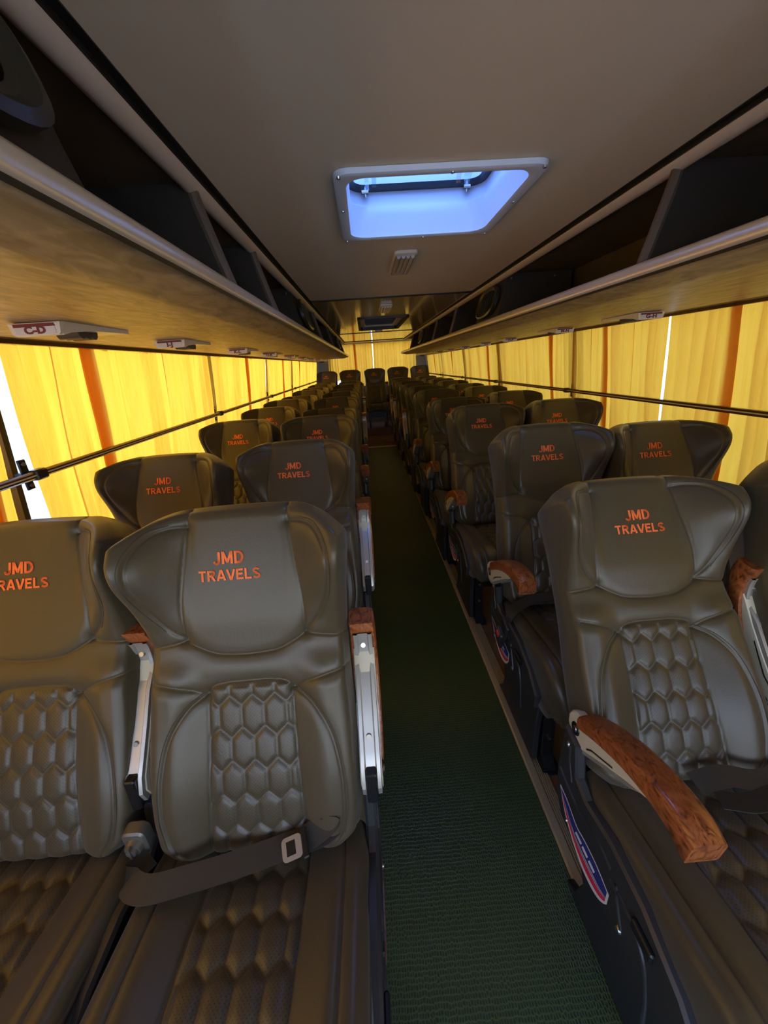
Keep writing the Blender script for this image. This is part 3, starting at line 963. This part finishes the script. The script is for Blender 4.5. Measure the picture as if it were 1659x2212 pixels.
HWv = [-.02, .0, .03, .08, .15, .25, .33, .38, .42, .46, .50, .54, .58, .62, .66, .70, .73]
HWw = [.188, .198, .207, .213, .215, .213, .208, .206, .206, .207, .209, .212, .217, .221, .221, .211, .194]


def groove(d, depth=.0045, w=.0028, soft=.0035, sw=.013):
    return -depth * np.exp(-(d / w) ** 2) - soft * np.exp(-(d / sw) ** 2)


def back_surface(u, v):
    """front surface height w(u,v) of the backrest"""
    au = np.abs(u)
    P = np.stack([au, v], 1)
    w = np.full(u.shape, .012)
    # lower part: centre channel, side bolsters
    low = 1 - ss(.33, .42, v)
    w += low * (.024 * ss(.09, .165, au) - .004)
    w += low * .006 * np.cos(u / .22 * PI / 2)
    # lumbar swell
    w += .012 * np.exp(-((v - .13) / .12) ** 2)
    # band between head and back
    w += .004 * np.exp(-((v - .385) / .035) ** 2)
    # headrest: cushion and wings
    hd = ss(.39, .50, v)
    w += hd * .010
    wing = ss(.095, .235, au) * np.exp(-(np.where(v < .61, (v - .61) / .105, (v - .61) / .13)) ** 2)
    w += hd * .110 * wing
    # seams
    S1 = curve_pts([(.104, .735), (.107, .68), (.117, .60), (.127, .52), (.127, .443)])
    S2 = [np.array(p) for p in curve_pts([(.235, .430), (.17, .436), (.127, .443)])] + [np.array(p) for p in curve_pts([(.127, .443), (.095, .425), (.06, .411), (0, .406)])]
    S3 = curve_pts([(.106, .685), (.135, .684), (.165, .670), (.187, .630), (.192, .580), (.180, .525), (.155, .475), (.127, .448)])
    S4 = curve_pts([(.225, .368), (.17, .356), (.125, .342), (.093, .325)])
    S5 = curve_pts([(.093, .325), (.130, .300), (.165, .245), (.183, .17), (.186, .09), (.175, .03), (.150, -.005)])
    S6 = curve_pts([(0, .350), (.05, .349), (.078, .342), (.089, .325), (.090, .26), (.094, .15), (.100, .05), (.104, -.02)])
    for S in (S1, S2, S3, S4, S5, S6):
        w += groove(poly_dist(P, S))
    # headrest centre panel slightly proud
    # quilting
    inside = (1 - ss(.084, .090, au - .012 * (1 - np.clip(v / .3, 0, 1)))) * (1 - ss(.336, .343, v)) * ss(-.02, -.01, v)
    hdst = hexdist(u - .004, v - .012, .0475, .0665)
    pil = .0050 * (1 - np.exp(-(hdst / .0042) ** 1.5)) + .0012 * np.clip(hdst / .02, 0, 1)
    w += inside * (pil - .0030)
    return w


def warp_pad(NA, NB, hwf, v0, vtf, surf, vback, rr, corner=True, fine=.12):
    """pad with front surface surf(u,v), rounded over its rim (radius rr), flat back at w=vback"""
    a = np.linspace(-1, 1, NA); a = np.sign(a) * (np.abs(a) * (1 - .0) + .0)
    a = np.sin(a * PI / 2 * .72) / math.sin(PI / 2 * .72)
    bb = np.linspace(0, 1, NB)
    A, B = np.meshgrid(a, bb)
    vt = vtf(A); v = v0(A) + (vt - v0(A)) * B
    hw = np.interp(v, hwf[0], hwf[1])
    u = A * hw
    w = surf(u.ravel(), v.ravel()).reshape(u.shape)
    d = np.minimum(np.minimum((1 - np.abs(A)) * hw, (1 - B) * (vt - v0(A))), B * (vt - v0(A)))
    t = np.clip(d / rr, 0, 1)
    w = w - rr * 1.0 * (1 - np.sqrt(np.clip(1 - (1 - t) ** 2, 0, 1)))
    return u, v, w


def pad_mesh(u, v, w, backw, inset=.018, lip=.006):
    """closed mesh arrays in (u, w, v) order; returns V, F, nfront"""
    NB, NA = u.shape
    V = [(u[j, i], w[j, i], v[j, i]) for j in range(NB) for i in range(NA)]
    F = [(j * NA + i, j * NA + i + 1, (j + 1) * NA + i + 1, (j + 1) * NA + i) for j in range(NB - 1) for i in range(NA - 1)]
    ring = [(0, i) for i in range(NA)] + [(j, NA - 1) for j in range(1, NB)] + [(NB - 1, i) for i in range(NA - 2, -1, -1)] + [(j, 0) for j in range(NB - 2, 0, -1)]
    idx = [j * NA + i for j, i in ring]
    R = np.array([(u[j, i], v[j, i]) for j, i in ring]); wr = np.array([w[j, i] for j, i in ring])
    cen = R.mean(0); n = len(ring)
    tang = np.roll(R, -1, 0) - np.roll(R, 1, 0); nr = np.stack([tang[:, 1], -tang[:, 0]], 1); nr /= (np.linalg.norm(nr, axis=1)[:, None] + 1e-9)
    sgn = np.sign(((R - cen) * nr).sum(1)).mean(); nr *= 1 if sgn > 0 else -1
    for kk in range(4):
        nr = (nr + np.roll(nr, 1, 0) + np.roll(nr, -1, 0)); nr /= (np.linalg.norm(nr, axis=1)[:, None] + 1e-9)
    prev = idx
    for (t, off) in ((.12, lip), (.35, lip * 1.3), (.65, lip), (.88, 0.0), (.97, -inset * .4), (1.0, -inset)):
        base = len(V)
        for q in range(n):
            p = R[q] + nr[q] * off; ww = wr[q] * (1 - t) + backw * t
            V.append((p[0], ww, p[1]))
        cur = list(range(base, base + n))
        for q in range(n):
            F.append((prev[q], prev[(q + 1) % n], cur[(q + 1) % n], cur[q]))
        prev = cur
    base = len(V); V.append((cen[0], backw, cen[1]))
    for q in range(n): F.append((prev[q], prev[(q + 1) % n], base))
    return V, F


def build_backrest(parent, theta, seams=True):
    NA, NB = 150, 250
    vtf = lambda A: .722 - .010 * A ** 2 - .062 * np.clip((np.abs(A) - .55) / .45, 0, 1) ** 2.3
    v0 = lambda A: -.018 + .045 * np.clip((np.abs(A) - .72) / .28, 0, 1) ** 2.2
    u, v, w = warp_pad(NA, NB, (HWv, HWw), v0, vtf, back_surface, -.075, .026)
    V, F = pad_mesh(u, v, w, -.085)
    st, ct = math.sin(theta), math.cos(theta)
    def tr(p): return (p[0], p[2] * st - p[1] * ct, HINGE_Z + p[2] * ct + p[1] * st)
    def trl(p): return (p[0], -p[1], p[2])
    # split quilt faces into their own material slot
    fm = []
    NAq = NA
    for f in F:
        c = V[f[0]]
        q = 1 if (len(f) == 4 and f[0] < NA * NB and f[2] < NA * NB and abs(c[0]) < .089 + .012 * (1 - min(max(c[2] / .3, 0), 1)) and c[2] < .342) else 0
        fm.append(q)
    o = mesh_obj('backrest', [trl(p) for p in V], F, None, parent, smooth=True, mats=[LEATHER, QUILT], fm=fm)
    bpyfix(o.data)
    # stitched thread lines along the headrest bottom and lumbar seams, piping along the sides
    def on(c, off=.0012):
        P = np.array(c); ww = back_surface(P[:, 0], P[:, 1]) + off
        return [(P[i, 0], -ww[i], P[i, 1]) for i in range(len(P))]
    for sg in (-1, 1):
        for S in (curve_pts([(.135, .692), (.170, .678), (.194, .634), (.199, .580), (.187, .521), (.160, .470)], 14),
                  curve_pts([(.100, .330), (.138, .303), (.173, .247), (.191, .17), (.194, .09), (.183, .03)], 14)):
            S = [(sg * p[0], p[1]) for p in S]
            b = MB(); b.tube(on(S, .0004), .0008, 4); b.obj('stitching', STITCH, o)
    # embroidered lettering
    VV = []; FF = []
    for word, cap, vc, uc in (('JMD', .0265, .616, -.021), ('TRAVELS', .0228, .580, -.021)):
        Vt, Ft = stroke_word(word, cap, .185)
        bs = len(VV)
        uu = np.array([q[0] + uc for q in Vt]); vv = np.array([q[1] + vc for q in Vt])
        ww = back_surface(uu, vv)
        VV += [(uu[i], -ww[i] - .0014, vv[i]) for i in range(len(Vt))]
        FF += [tuple(k + bs for k in f) for f in Ft]
    lt = mesh_obj('lettering', VV, FF, ORANGE, o)
    md = lt.modifiers.new('thick', 'SOLIDIFY'); md.thickness = .0015; md.offset = 0
    tag(lt, 'orange embroidered lettering JMD TRAVELS')
    # the rear shell of the backrest
    b = MB()
    b.prism([(-.17, .03), (.17, .03), (.185, .10), (.18, .40), (.19, .60), (.15, .66), (-.15, .66), (-.19, .60), (-.18, .40), (-.185, .10)], 'y', .083, .096, bev=.005)
    b.obj('rear_shell', SHELL, o)
    o.location = (0, 0, HINGE_Z); o.rotation_euler = (-theta, 0, 0)
    return o


def cushion_surface(u, v):
    """top height over the cushion; v from 0 (back) to .50 (front, wrapping over the nose)"""
    au = np.abs(u); P = np.stack([au, v], 1)
    w = .020 * ss(.10, .18, au) + .010 * np.sin(np.clip(v / .5, 0, 1) * PI)
    S6 = curve_pts([(.100, -.02), (.102, .15), (.100, .30), (.090, .42), (.075, .50)])
    S5 = curve_pts([(.178, -.02), (.180, .15), (.178, .32), (.168, .44), (.160, .52)])
    for S in (S6, S5): w += groove(poly_dist(P, S))
    inside = 1 - ss(.094, .100, au)
    hd = hexdist(u - .004, v - .02, .050, .070)
    w += inside * (.0080 * (1 - np.exp(-(hd / .0065) ** 1.4)) - .004)
    return w


def build_cushion(parent):
    NA, NB = 120, 170
    a = np.linspace(-1, 1, NA); a = np.sin(a * PI / 2 * .72) / math.sin(PI / 2 * .72)
    bb = np.linspace(0, 1, NB); A, B = np.meshgrid(a, bb)
    v = -.03 + B * .60
    hw = np.interp(v, [-.03, .05, .3, .42, .5, .57], [.222, .230, .230, .224, .212, .196])
    u = A * hw
    h = cushion_surface(u.ravel(), v.ravel()).reshape(u.shape)
    rr = .032
    d = np.minimum((1 - np.abs(A)) * hw, (1 - B) * .6); t = np.clip(d / rr, 0, 1)
    h = h - rr * (1 - np.sqrt(np.clip(1 - (1 - t) ** 2, 0, 1)))
    # path of the top line: flat, gently rising, then over the nose
    s_ = np.linspace(-.05, .62, 200)
    ang = np.where(s_ < .34, -.10, 0) + np.where(s_ >= .34, -.10 + (s_ - .34) / .17 * 1.45, 0); ang = np.minimum(ang, 1.65)
    yy = np.cumsum(np.cos(ang)) * (s_[1] - s_[0]); zz = np.cumsum(-np.sin(ang)) * (s_[1] - s_[0])
    y_at = np.interp(v, s_, yy); z_at = np.interp(v, s_, zz); an = np.interp(v, s_, ang)
    yoff = np.interp(0, s_, yy); zoff = np.interp(0, s_, zz)
    Y = -(y_at - yoff) - np.sin(an) * h; Z = .452 + (z_at - zoff) + np.cos(an) * h
    V = [(u[j, i], Y[j, i], Z[j, i]) for j in range(NB) for i in range(NA)]
    F = [(j * NA + i, j * NA + i + 1, (j + 1) * NA + i + 1, (j + 1) * NA + i) for j in range(NB - 1) for i in range(NA - 1)]
    fm = []
    for f in F:
        c = f[0]; j, i = divmod(c, NA); fm.append(1 if abs(u[j, i]) < .099 else 0)
    # sides drop to the underside
    for side in (0, NA - 1):
        prev = [j * NA + side for j in range(NB)]
        for k in range(1, 5):
            t = k / 4; base = len(V)
            for j in range(NB):
                x = u[j, side]; zb = .375 - .03 * ss(.25, .40, np.array(-Y[j, side])) ; ybk = min(max(Y[j, side], -.435), .02)
                bulge = .008 * math.sin(PI * t)
                V.append((x + math.copysign(bulge - .010 * t, x), Y[j, side] * (1 - t) + ybk * t, Z[j, side] * (1 - t) + min(zb, Z[j, side]) * t))
            cur = list(range(base, base + NB))
            for j in range(NB - 1): F.append((prev[j], prev[j + 1], cur[j + 1], cur[j])); fm.append(0)
            prev = cur
        if side == 0: left = prev
        else: right = prev
    for j in range(NB - 1): F.append((left[j], left[j + 1], right[j + 1], right[j])); fm.append(0)
    F.append((left[0], right[0], NA - 1, 0)) ; fm.append(0)
    F.append((left[-1], right[-1], (NB - 1) * NA + NA - 1, (NB - 1) * NA)); fm.append(0)
    o = mesh_obj('seat_cushion', V, F, None, parent, smooth=True, mats=[LEATHER, QUILT_SEAT], fm=fm)
    return o


def arm_profile():
    """down position, pivot at the origin, towards -y. returns wood upper/lower curve and ivory lower edge"""
    up = curve_pts([(.008, .050), (-.02, .068), (-.07, .098), (-.14, .130), (-.21, .150), (-.27, .156), (-.305, .146)], 5)
    lo = curve_pts([(.008, .012), (-.02, .029), (-.07, .058), (-.14, .090), (-.20, .106), (-.25, .108), (-.298, .092)], 5)
    return up, lo


def build_armrest(parent, side, raised):
    """side: -1 on the left of the seat, +1 on the right. armrest > armrest_pad, pivot"""
    xc = side * .245
    up, lo = arm_profile()
    b = MB()
    # ivory inner shell: teardrop below the wood, tapering to the front
    N = len(lo)
    iv = [(p[0], p[1] + .004) for p in lo[:int(N * .80)]]
    low = [(-.16, .068), (-.10, .028), (-.05, -.008), (-.02, -.030), (.010, -.039), (.034, -.030), (.049, -.008), (.050, .014), (.040, .033), (.024, .044), (.008, .046)]
    b.prism(iv + low, 'x', -.0235, .0235, 0, bev=.004)
    # recessed groove line
    b.strip([(.0238 * q, yy, zz) for q in (1,) for yy, zz in [(-.12, .054), (-.08, .030), (-.05, .012), (-.035, -.004)]], (0, .5, -1), .004, .001, m=2)
    b.strip([(-.0238, yy, zz) for yy, zz in [(-.12, .054), (-.08, .030), (-.05, .012), (-.035, -.004)]], (0, .5, -1), .004, .001, m=2)
    for q in (-1, 1):
        b.tube([(q * .023, .014, .002), (q * .026, .014, .002)], [.0165, .0155], 20, m=1)
        b.tube([(q * .026, .014, .002), (q * .0275, .014, .002)], [.008, .007], 16, m=2)
    arm = b.obj('armrest', [IVORY, DARKMETAL, SCREW], parent, smooth=True, sharp=35)
    # wooden cap: rounded section swept along the curve
    V = []; F = []; nsec = 14
    for i in range(N):
        U = Vector((0, up[i][0], up[i][1])); L = Vector((0, lo[i][0], lo[i][1]))
        wd = .0275 + .003 * math.sin(PI * i / N)
        h = (U - L); 
        for k in range(nsec):
            pass
        sec = [(-wd + .003, 0), (-wd, .08), (-wd, .80), (-wd + .003, .93), (-wd + .010, 1.0), (0, 1.03), (wd - .010, 1.0), (wd - .003, .93), (wd, .80), (wd, .08), (wd - .003, 0), (wd - .006, .0), (0, .0), (-wd + .006, .0)]
        for (x, t) in sec:
            p = L + h * t; V.append((x, p.y, p.z))
    for i in range(N - 1):
        for k in range(nsec):
            j = (k + 1) % nsec
            F.append((i * nsec + k, i * nsec + j, (i + 1) * nsec + j, (i + 1) * nsec + k))
    F.append(tuple(range(nsec))); F.append(tuple((N - 1) * nsec + k for k in range(nsec)))
    wo_ = mesh_obj('armrest_pad', V, F, WOOD, arm, smooth=True, sharp=40); bpyfix(wo_.data)
    # pressed metal strip on the underside (seen when the arm is up)
    P = [(p[0], p[1] - .001) for p in lo]
    b = MB(); Vv = []; Ff = []
    n2 = int(N * .93)
    prof = [(-.0215, 0.004), (-.0205, -.006), (-.013, -.007), (-.010, -.003), (.010, -.003), (.013, -.007), (.0205, -.006), (.0215, 0.004)]
    lowp = [(.034, -.032), (.010, -.040), (-.02, -.031), (-.05, -.009), (-.10, .027), (-.16, .067)] + [(p[0], p[1]) for p in lo[int(N * .66):n2] if p[0] < -.165]
    for i, p in enumerate(lowp):
        q = lowp[min(i + 1, len(lowp) - 1)]; r_ = lowp[max(i - 1, 0)]
        t = Vector((0, q[0] - r_[0], q[1] - r_[1])).normalized(); nn = Vector((0, -t.z, t.y)); nn = nn if nn.z > 0 else -nn
        for (x, dz) in prof:  # 
            c = Vector((x, p[0], p[1])) + nn * (dz - .001) ; Vv.append(tuple(c))
    m_ = len(prof)
    for i in range(len(lowp) - 1):
        for k in range(m_ - 1): Ff.append((i * m_ + k, i * m_ + k + 1, (i + 1) * m_ + k + 1, (i + 1) * m_ + k))
    b.add(Vv, Ff)
    for p in ((-.075, .009), (-.235, .1065)):
        b.tube([(0, p[0], p[1] - .002), (.0, p[0] - .002, p[1] - .0075)], [.0065, .0055], 12, m=1)
    b.box(-.0115, .0115, -.03, .05, -.050, -.018, m=2, b=.003)
    b.obj('metal_strip', [SILVER, SCREW, DARKMETAL], arm, smooth=True, sharp=30)
    arm.location = (xc, .045, .595)
    if raised:
        arm.rotation_euler = (math.radians(-143 + 50), 0, 0)
        arm.location = (xc, .058, .60)
    return arm


def build_base(parent, side):
    """side panel towards the aisle with post, sticker and leg; plus inner leg and beam"""
    xo = side * .248                                         # outer face of the plate at the top
    x_in = side * .222
    pts = [(.085, .562), (.030, .552), (.012, .47), (-.03, .455), (-.12, .475), (-.22, .470), (-.32, .435), (-.385, .385), (-.385, .335), (-.345, .285), (-.335, .20), (-.335, .03), (-.325, .0),
           (-.07, .0), (.015, .0), (.03, .02), (-.005, .045), (-.03, .13), (.035, .24), (.085, .33), (.095, .42)]
    pts = [(p[0], p[1]) for p in pts]
    upper = pts[:9] + [(-.37, .325), (-.20, .30), (-.03, .275), (.05, .28)] + pts[-2:]
    lower = [(.06, .33), (-.345, .33)] + pts[9:12] + [(-.325, .016), (-.07, .016), (.015, .016)] + pts[15:19]
    b = MB(); b.prism(upper, 'x', min(xo, x_in), max(xo, x_in), bev=.006)
    b.prism(lower, 'x', min(side * .212, side * .190), max(side * .212, side * .190), bev=.004)
    pn = b.obj('side_panel', SHELL, parent, smooth=True, sharp=30)
    sg = side
    b = MB()                                                # raised ribs on the panel
    for c, r in ((curve_pts([(-.145, .395), (-.20, .40), (-.25, .37), (-.275, .30), (-.285, .23)]), .0045), (curve_pts([(-.16, .41), (-.175, .37), (-.195, .33)]), .004),
                 (curve_pts([(.078, .42), (.04, .41), (-.01, .405), (-.10, .425), (-.14, .42)]), .0045), (curve_pts([(.050, .535), (.045, .49), (.025, .44)]), .003)):
        b.tube([(xo, q[0], q[1]) for q in c], r, 8)
    b.tube([(side * .208, q[0], q[1]) for q in curve_pts([(-.05, .22), (-.14, .17), (-.22, .12), (-.24, .10), (-.20, .09)])], .003, 8)
    b.obj('rib', SHELL, pn, smooth=True)
    for (yy, zz, r) in ((.06, .525, .008), (-.19, .32, .009), (.02, .305, .006)):
        b = MB(); b.tube([(xo, yy, zz), (xo + sg * .004, yy, zz)], [r, r * .7], 12)
        b.obj('panel_screw', SCREW, pn)
    b = MB(); b.box(min(xo, xo + sg * .010), max(xo, xo + sg * .010), -.27, -.215, .405, .43, b=.003); b.obj('lever', DARKMETAL, pn)
    # sticker: long shield shape, white with navy and crimson bands
    top = curve_pts([(.070, .372), (.03, .368), (-.02, .352), (-.05, .358), (-.10, .362), (-.155, .352)], 6)
    bot = curve_pts([(-.155, .352), (-.150, .315), (-.120, .280), (-.07, .268), (-.02, .282), (.03, .315), (.070, .372)], 6)
    def band(t0, t1, m, off, ins):
        n = 24; T = []; Bm = []
        for k in range(n + 1):
            yk = .066 - ins - (.066 + .151 - 2 * ins) * k / n
            zt_ = np.interp(yk, [p[0] for p in top][::-1], [p[1] for p in top][::-1]) - ins * .7
            ys = [p[0] for p in bot]; zs = [p[1] for p in bot]
            o_ = np.argsort(ys); zb_ = np.interp(yk, np.array(ys)[o_], np.array(zs)[o_]) + ins * .7
            if zb_ > zt_: zb_ = zt_
            T.append((yk, zb_ + (zt_ - zb_) * t1)); Bm.append((yk, zb_ + (zt_ - zb_) * t0))
        V = [(xo + sg * off, p[0], p[1]) for p in T + Bm]; n1 = n + 1
        stk.add(V, [(k, k + 1, n1 + k + 1, n1 + k) for k in range(n)], m)
    stk = MB()
    band(0, 1, 0, .0008, 0.0); band(.50, 1, 1, .0013, .006); band(.12, .36, 2, .0013, .006); band(.41, .45, 1, .0013, .006)
    for k, (ya, yb) in enumerate(((-.02, -.045), (-.05, -.072), (-.078, -.10))):
        V = [(xo + sg * .0018, ya, .325), (xo + sg * .0018, yb, .325), (xo + sg * .0018, yb - .004, .337), (xo + sg * .0018, ya - .004, .337)]
        stk.add(V, [(0, 1, 2, 3)], 0)
    so_ = stk.obj('sticker', [WHITE, NAVY, CRIMSON], pn); tag(so_, 'white sticker with navy and crimson bands')
    # front leg and foot
    b = MB()
    b.prism([(-.335, .285), (-.345, .06), (-.375, .03), (-.375, .0), (-.30, .0), (-.30, .285)], 'x', side * .140, side * .184, bev=.004)
    for zz in (.245, .14): b.tube([(side * .162, -.342, zz), (side * .162, -.350, zz)], .006, 10, m=1)
    b.prism([(-.385, .0), (-.385, .008), (-.36, .022), (-.32, .022), (-.31, .0)], 'x', side * .125, side * .186, bev=.003)
    b.obj('leg', [DARKMETAL, SCREW], parent, smooth=True, sharp=30)
    b = MB()
    b.prism([(-.33, .30), (-.335, .02), (-.36, .0), (-.02, .0), (-.04, .02), (.0, .34)], 'x', -side * .15, -side * .19, bev=.004)
    b.obj('leg', DARKMETAL, parent)
    b = MB()
    b.box(-.195, .195, -.33, -.02, .325, .372, b=.01)
    b.box(-.19, .19, -.30, -.26, .20, .325)
    b.tube([(-.20, .05, .46), (.20, .05, .46)], .018, 12)
    b.obj('seat_frame', DARKMETAL, parent, smooth=True, sharp=30)
    b = MB(); b.tube([(-.12, .02, .22), (-.12, .14, .24), (-.12, .17, .24)], [.018, .022, .022], 12)
    b.obj('footrest_pedal', DARKMETAL, parent, smooth=True, sharp=30)


def build_seat(side, raised, theta=TH):
    root = empty('coach_seat')
    root.empty_display_size = .1
    build_cushion(root)
    build_backrest(root, theta)
    build_armrest(root, side, raised)
    build_base(root, side)
    return root


MESHSRC = {}
ORD = ['first', 'second', 'third', 'fourth', 'fifth', 'sixth', 'seventh', 'eighth', 'ninth', 'tenth']


def retheta(root, th):
    for ch in root.children:
        if ch.name.startswith('backrest'): ch.rotation_euler = (-th, 0, 0)


def place_seat(src, first, x, y, z, label, group, th=TH, skip=()):
    o = src if first else copy_tree(src, skip=skip)
    o.location = (x, y, z); tag(o, label, 'seat', group)
    if abs(th - TH) > 1e-4: retheta(o, th)
    return o


protoR_down = build_seat(-1, False)     # arm on the left of the seat (right block: aisle side)
protoL_down = build_seat(1, False)
protoR_up = copy_tree(protoR_down); protoL_up = copy_tree(protoL_down)
for r_ in (protoR_up, protoL_up):
    for ch in r_.children:
        if ch.name.startswith('armrest'):
            ch.rotation_euler = (math.radians(-93), 0, 0); ch.location.y = .058; ch.location.z = .60
used = set()


def seat(kind, x, y, z, label, group, th=TH):
    src = {'Rd': protoR_down, 'Ru': protoR_up, 'Ld': protoL_down, 'Lu': protoL_up}[kind]
    f = kind not in used; used.add(kind)
    # the first use moves the prototype itself, later ones copy it
    if f:
        PEND.append((src, x, y, z, label, group, th)); return src
    return place_seat(src, False, x, y, z, label, group, th, ('stitching',) if y > 2.5 else ())


PEND = []
dT = .235                              # hinge to lettering, along Y
rows = 10
LA_y = [.535, 1.325, 2.16, 2.90, 3.68, 4.50, 5.33, 6.11, 6.90, 7.70]
LW_y = [.556, 1.24, 2.20, 3.02, 3.75, 4.55, 5.33, 6.11, 6.90, 7.70]
RA_y = [.594, 1.31, 2.17, 2.87, 3.78, 4.55, 5.33, 6.11, 6.90, 7.70]
RW_y = [.62, 1.25, 2.17, 3.00, 3.80, 4.55, 5.33, 6.11, 6.90, 7.70]
RA_x = [.497, .54, .53, .515, .515, .505, .505, .505, .505, .505]
RW_x = [.975, .985, 1.0, 1.0, 1.0, 1.0, 1.0, 1.0, 1.0, 1.0]
LA_up = {0, 1, 5, 8}; RA_up = {5, 7, 8}
S = {}
dev = random.Random(3)
for k in range(rows):
    th = TH + math.radians([0, 0, 0, 7, 1, 0, 3, -2, 2, 0][k])
    S['LA', k] = seat('Lu' if k in LA_up else 'Ld', -.475, LA_y[k], 0, 'black leather coach seat on the left edge of the aisle, %s row from the camera' % ORD[k], 'coach seats', th)
    S['LW', k] = seat('Lu' if k < 1 else 'Ld', -.965, LW_y[k], 0, 'black leather coach seat beside the left windows, %s row from the camera' % ORD[k], 'coach seats', TH + math.radians([4, 2, 0, 1, 0, 5, 0, 2, -1, 1][k]))
    S['RA', k] = seat('Ru' if k in RA_up else 'Rd', RA_x[k], RA_y[k], 0, 'black leather coach seat on the right edge of the aisle, %s row from the camera' % ORD[k], 'coach seats', TH + math.radians([10.5, 0, 0, 3, 0, 0, 2, 0, 2, 0][k]))
    S['RW', k] = seat('Ru' if k < 1 else 'Rd', RW_x[k], RW_y[k], 0, 'black leather coach seat beside the right windows, %s row from the camera' % ORD[k], 'coach seats', TH + math.radians([-2, 4, 0, 0, 0, 2, 0, 0, 2, 0][k]))
for i, x in enumerate((-1.0, -.50, .03, .53, 1.03)):
    S['B', i] = seat('Ru' if i > 2 else 'Lu', x, 8.72, .16, 'black leather coach seat in the rear row under the rear curtain, %s from left' % ORD[i] if i != 2 else 'black leather coach seat at the far end of the aisle, centre of the rear row', 'coach seats', math.radians(12))
for p in PEND: place_seat(p[0], True, *p[1:6], p[6])

# ------------------------------------------------------------------ seat belts on the near seats
def ribbon(parent, pts, wdir, w, label=None, name='seat_belt'):
    b = MB(); c = curve_pts(pts, 8); b.strip([tuple(q) for q in c], wdir, w, .0018)
    o = b.obj(name, BELT, parent, smooth=True, sharp=50)
    if label: tag(o, label)
    return o


A = S['LA', 0]
bl = ribbon(A, [(-.225, -.02, .50), (-.245, -.06, .505), (-.20, -.085, .512), (-.12, -.075, .513), (-.02, -.055, .512), (.06, -.035, .512), (.13, -.02, .515), (.16, -.005, .52)], (0, 1, .25), .046, 'black lap belt lying across the seat with a steel tongue')
ribbon(bl, [(.10, -.03, .520), (.14, -.012, .528), (.165, .0, .545), (.155, .01, .56), (.13, .008, .555)], (0, 1, .4), .046, name='belt_loop')
b = MB()
b.prism(rrect(-.018, .022, -.02, .02, .008, 4), 'z', 0, .002)
b.box(-.009, .009, -.012, .012, .002, .0025, m=1); b.box(.022, .034, -.026, .026, -.003, .006, m=2, b=.002)
tg = b.obj('belt_tongue', [SILVER, BLACKRUB, DARKMETAL], bl); tg.location = (.075, -.045, .522); tg.rotation_euler = (.25, -.1, .25)
# round recliner hub beside the first left seat
b = MB(); b.prism(rrect(-.024, .024, -.033, .033, .014, 4), 'y', 0, .03, bev=.004); b.tube([(0, 0, 0), (0, -.010, 0)], [.019, .016], 20); b.tube([(0, -.010, .0), (0, -.016, 0)], [.011, .010], 16); b.box(-.0025, .0025, -.019, -.012, -.012, .02)
hb = b.obj('recliner_hub', pmat('grey_hub_metal', (.16, .15, .13), .4, metal=.5), A, smooth=True, sharp=35); hb.location = (-.252, -.015, .525)
A = S['RA', 0]
ribbon(A, [(-.02, -.05, .515), (.05, -.045, .525), (.12, -.06, .522), (.20, -.05, .53), (.24, -.03, .53)], (0, 1, .2), .046, 'black lap belt across the back of the seat')
ribbon(A, [(.0, -.085, .518), (.06, -.10, .522), (.14, -.09, .526), (.22, -.10, .53)], (0, 1, -.2), .046)
A = S['RA', 1]
bl = ribbon(A, [(-.02, -.03, .512), (-.10, -.04, .520), (-.18, -.07, .518), (-.232, -.10, .50), (-.247, -.105, .46)], [(0, 1, .2)] * 33, .046, 'black lap belt hanging over the side with a red buckle')
b = MB()
b.box(-.006, .006, -.03, .03, -.018, .018, b=.004); b.box(-.0075, .0075, -.019, .019, -.004, .004, m=1)
q = b.obj('belt_adjuster', [SHELL, BLACKRUB], bl, smooth=True, sharp=35); q.location = (-.253, -.108, .452); q.rotation_euler = (.3, 0, 0)
b = MB(); b.box(-.010, .010, -.026, .026, -.034, .034, b=.005); b.box(-.0125, -.0095, -.012, .012, .004, .026, m=1, b=.001)
q = b.obj('buckle', [SHELL, REDPL], bl, smooth=True, sharp=35); q.location = (-.262, -.075, .385); q.rotation_euler = (.45, 0, 0)
ribbon(bl, [(-.250, -.115, .44), (-.258, -.115, .40), (-.262, -.10, .36), (-.262, -.075, .335), (-.262, -.05, .35)], (0, 1, 0), .022, name='belt_end')

# small individual differences of the nearest seats
for o_, dx in ((S['RA', 0], .022), (S['RA', 1], .012)):
    for ch in o_.children:
        if ch.name.startswith('backrest'):
            for g in ch.children:
                if g.name.startswith('lettering'): g.location.x = dx
for key, dx, dy, dz in ((('LW', 0), -.022, .01, 0), (('RW', 0), .035, 0, 0), (('RA', 0), .032, 0, -.020)):
    for ch in S[key].children:
        if ch.name.startswith('armrest'): ch.location.x += dx; ch.location.y += dy; ch.location.z += dz
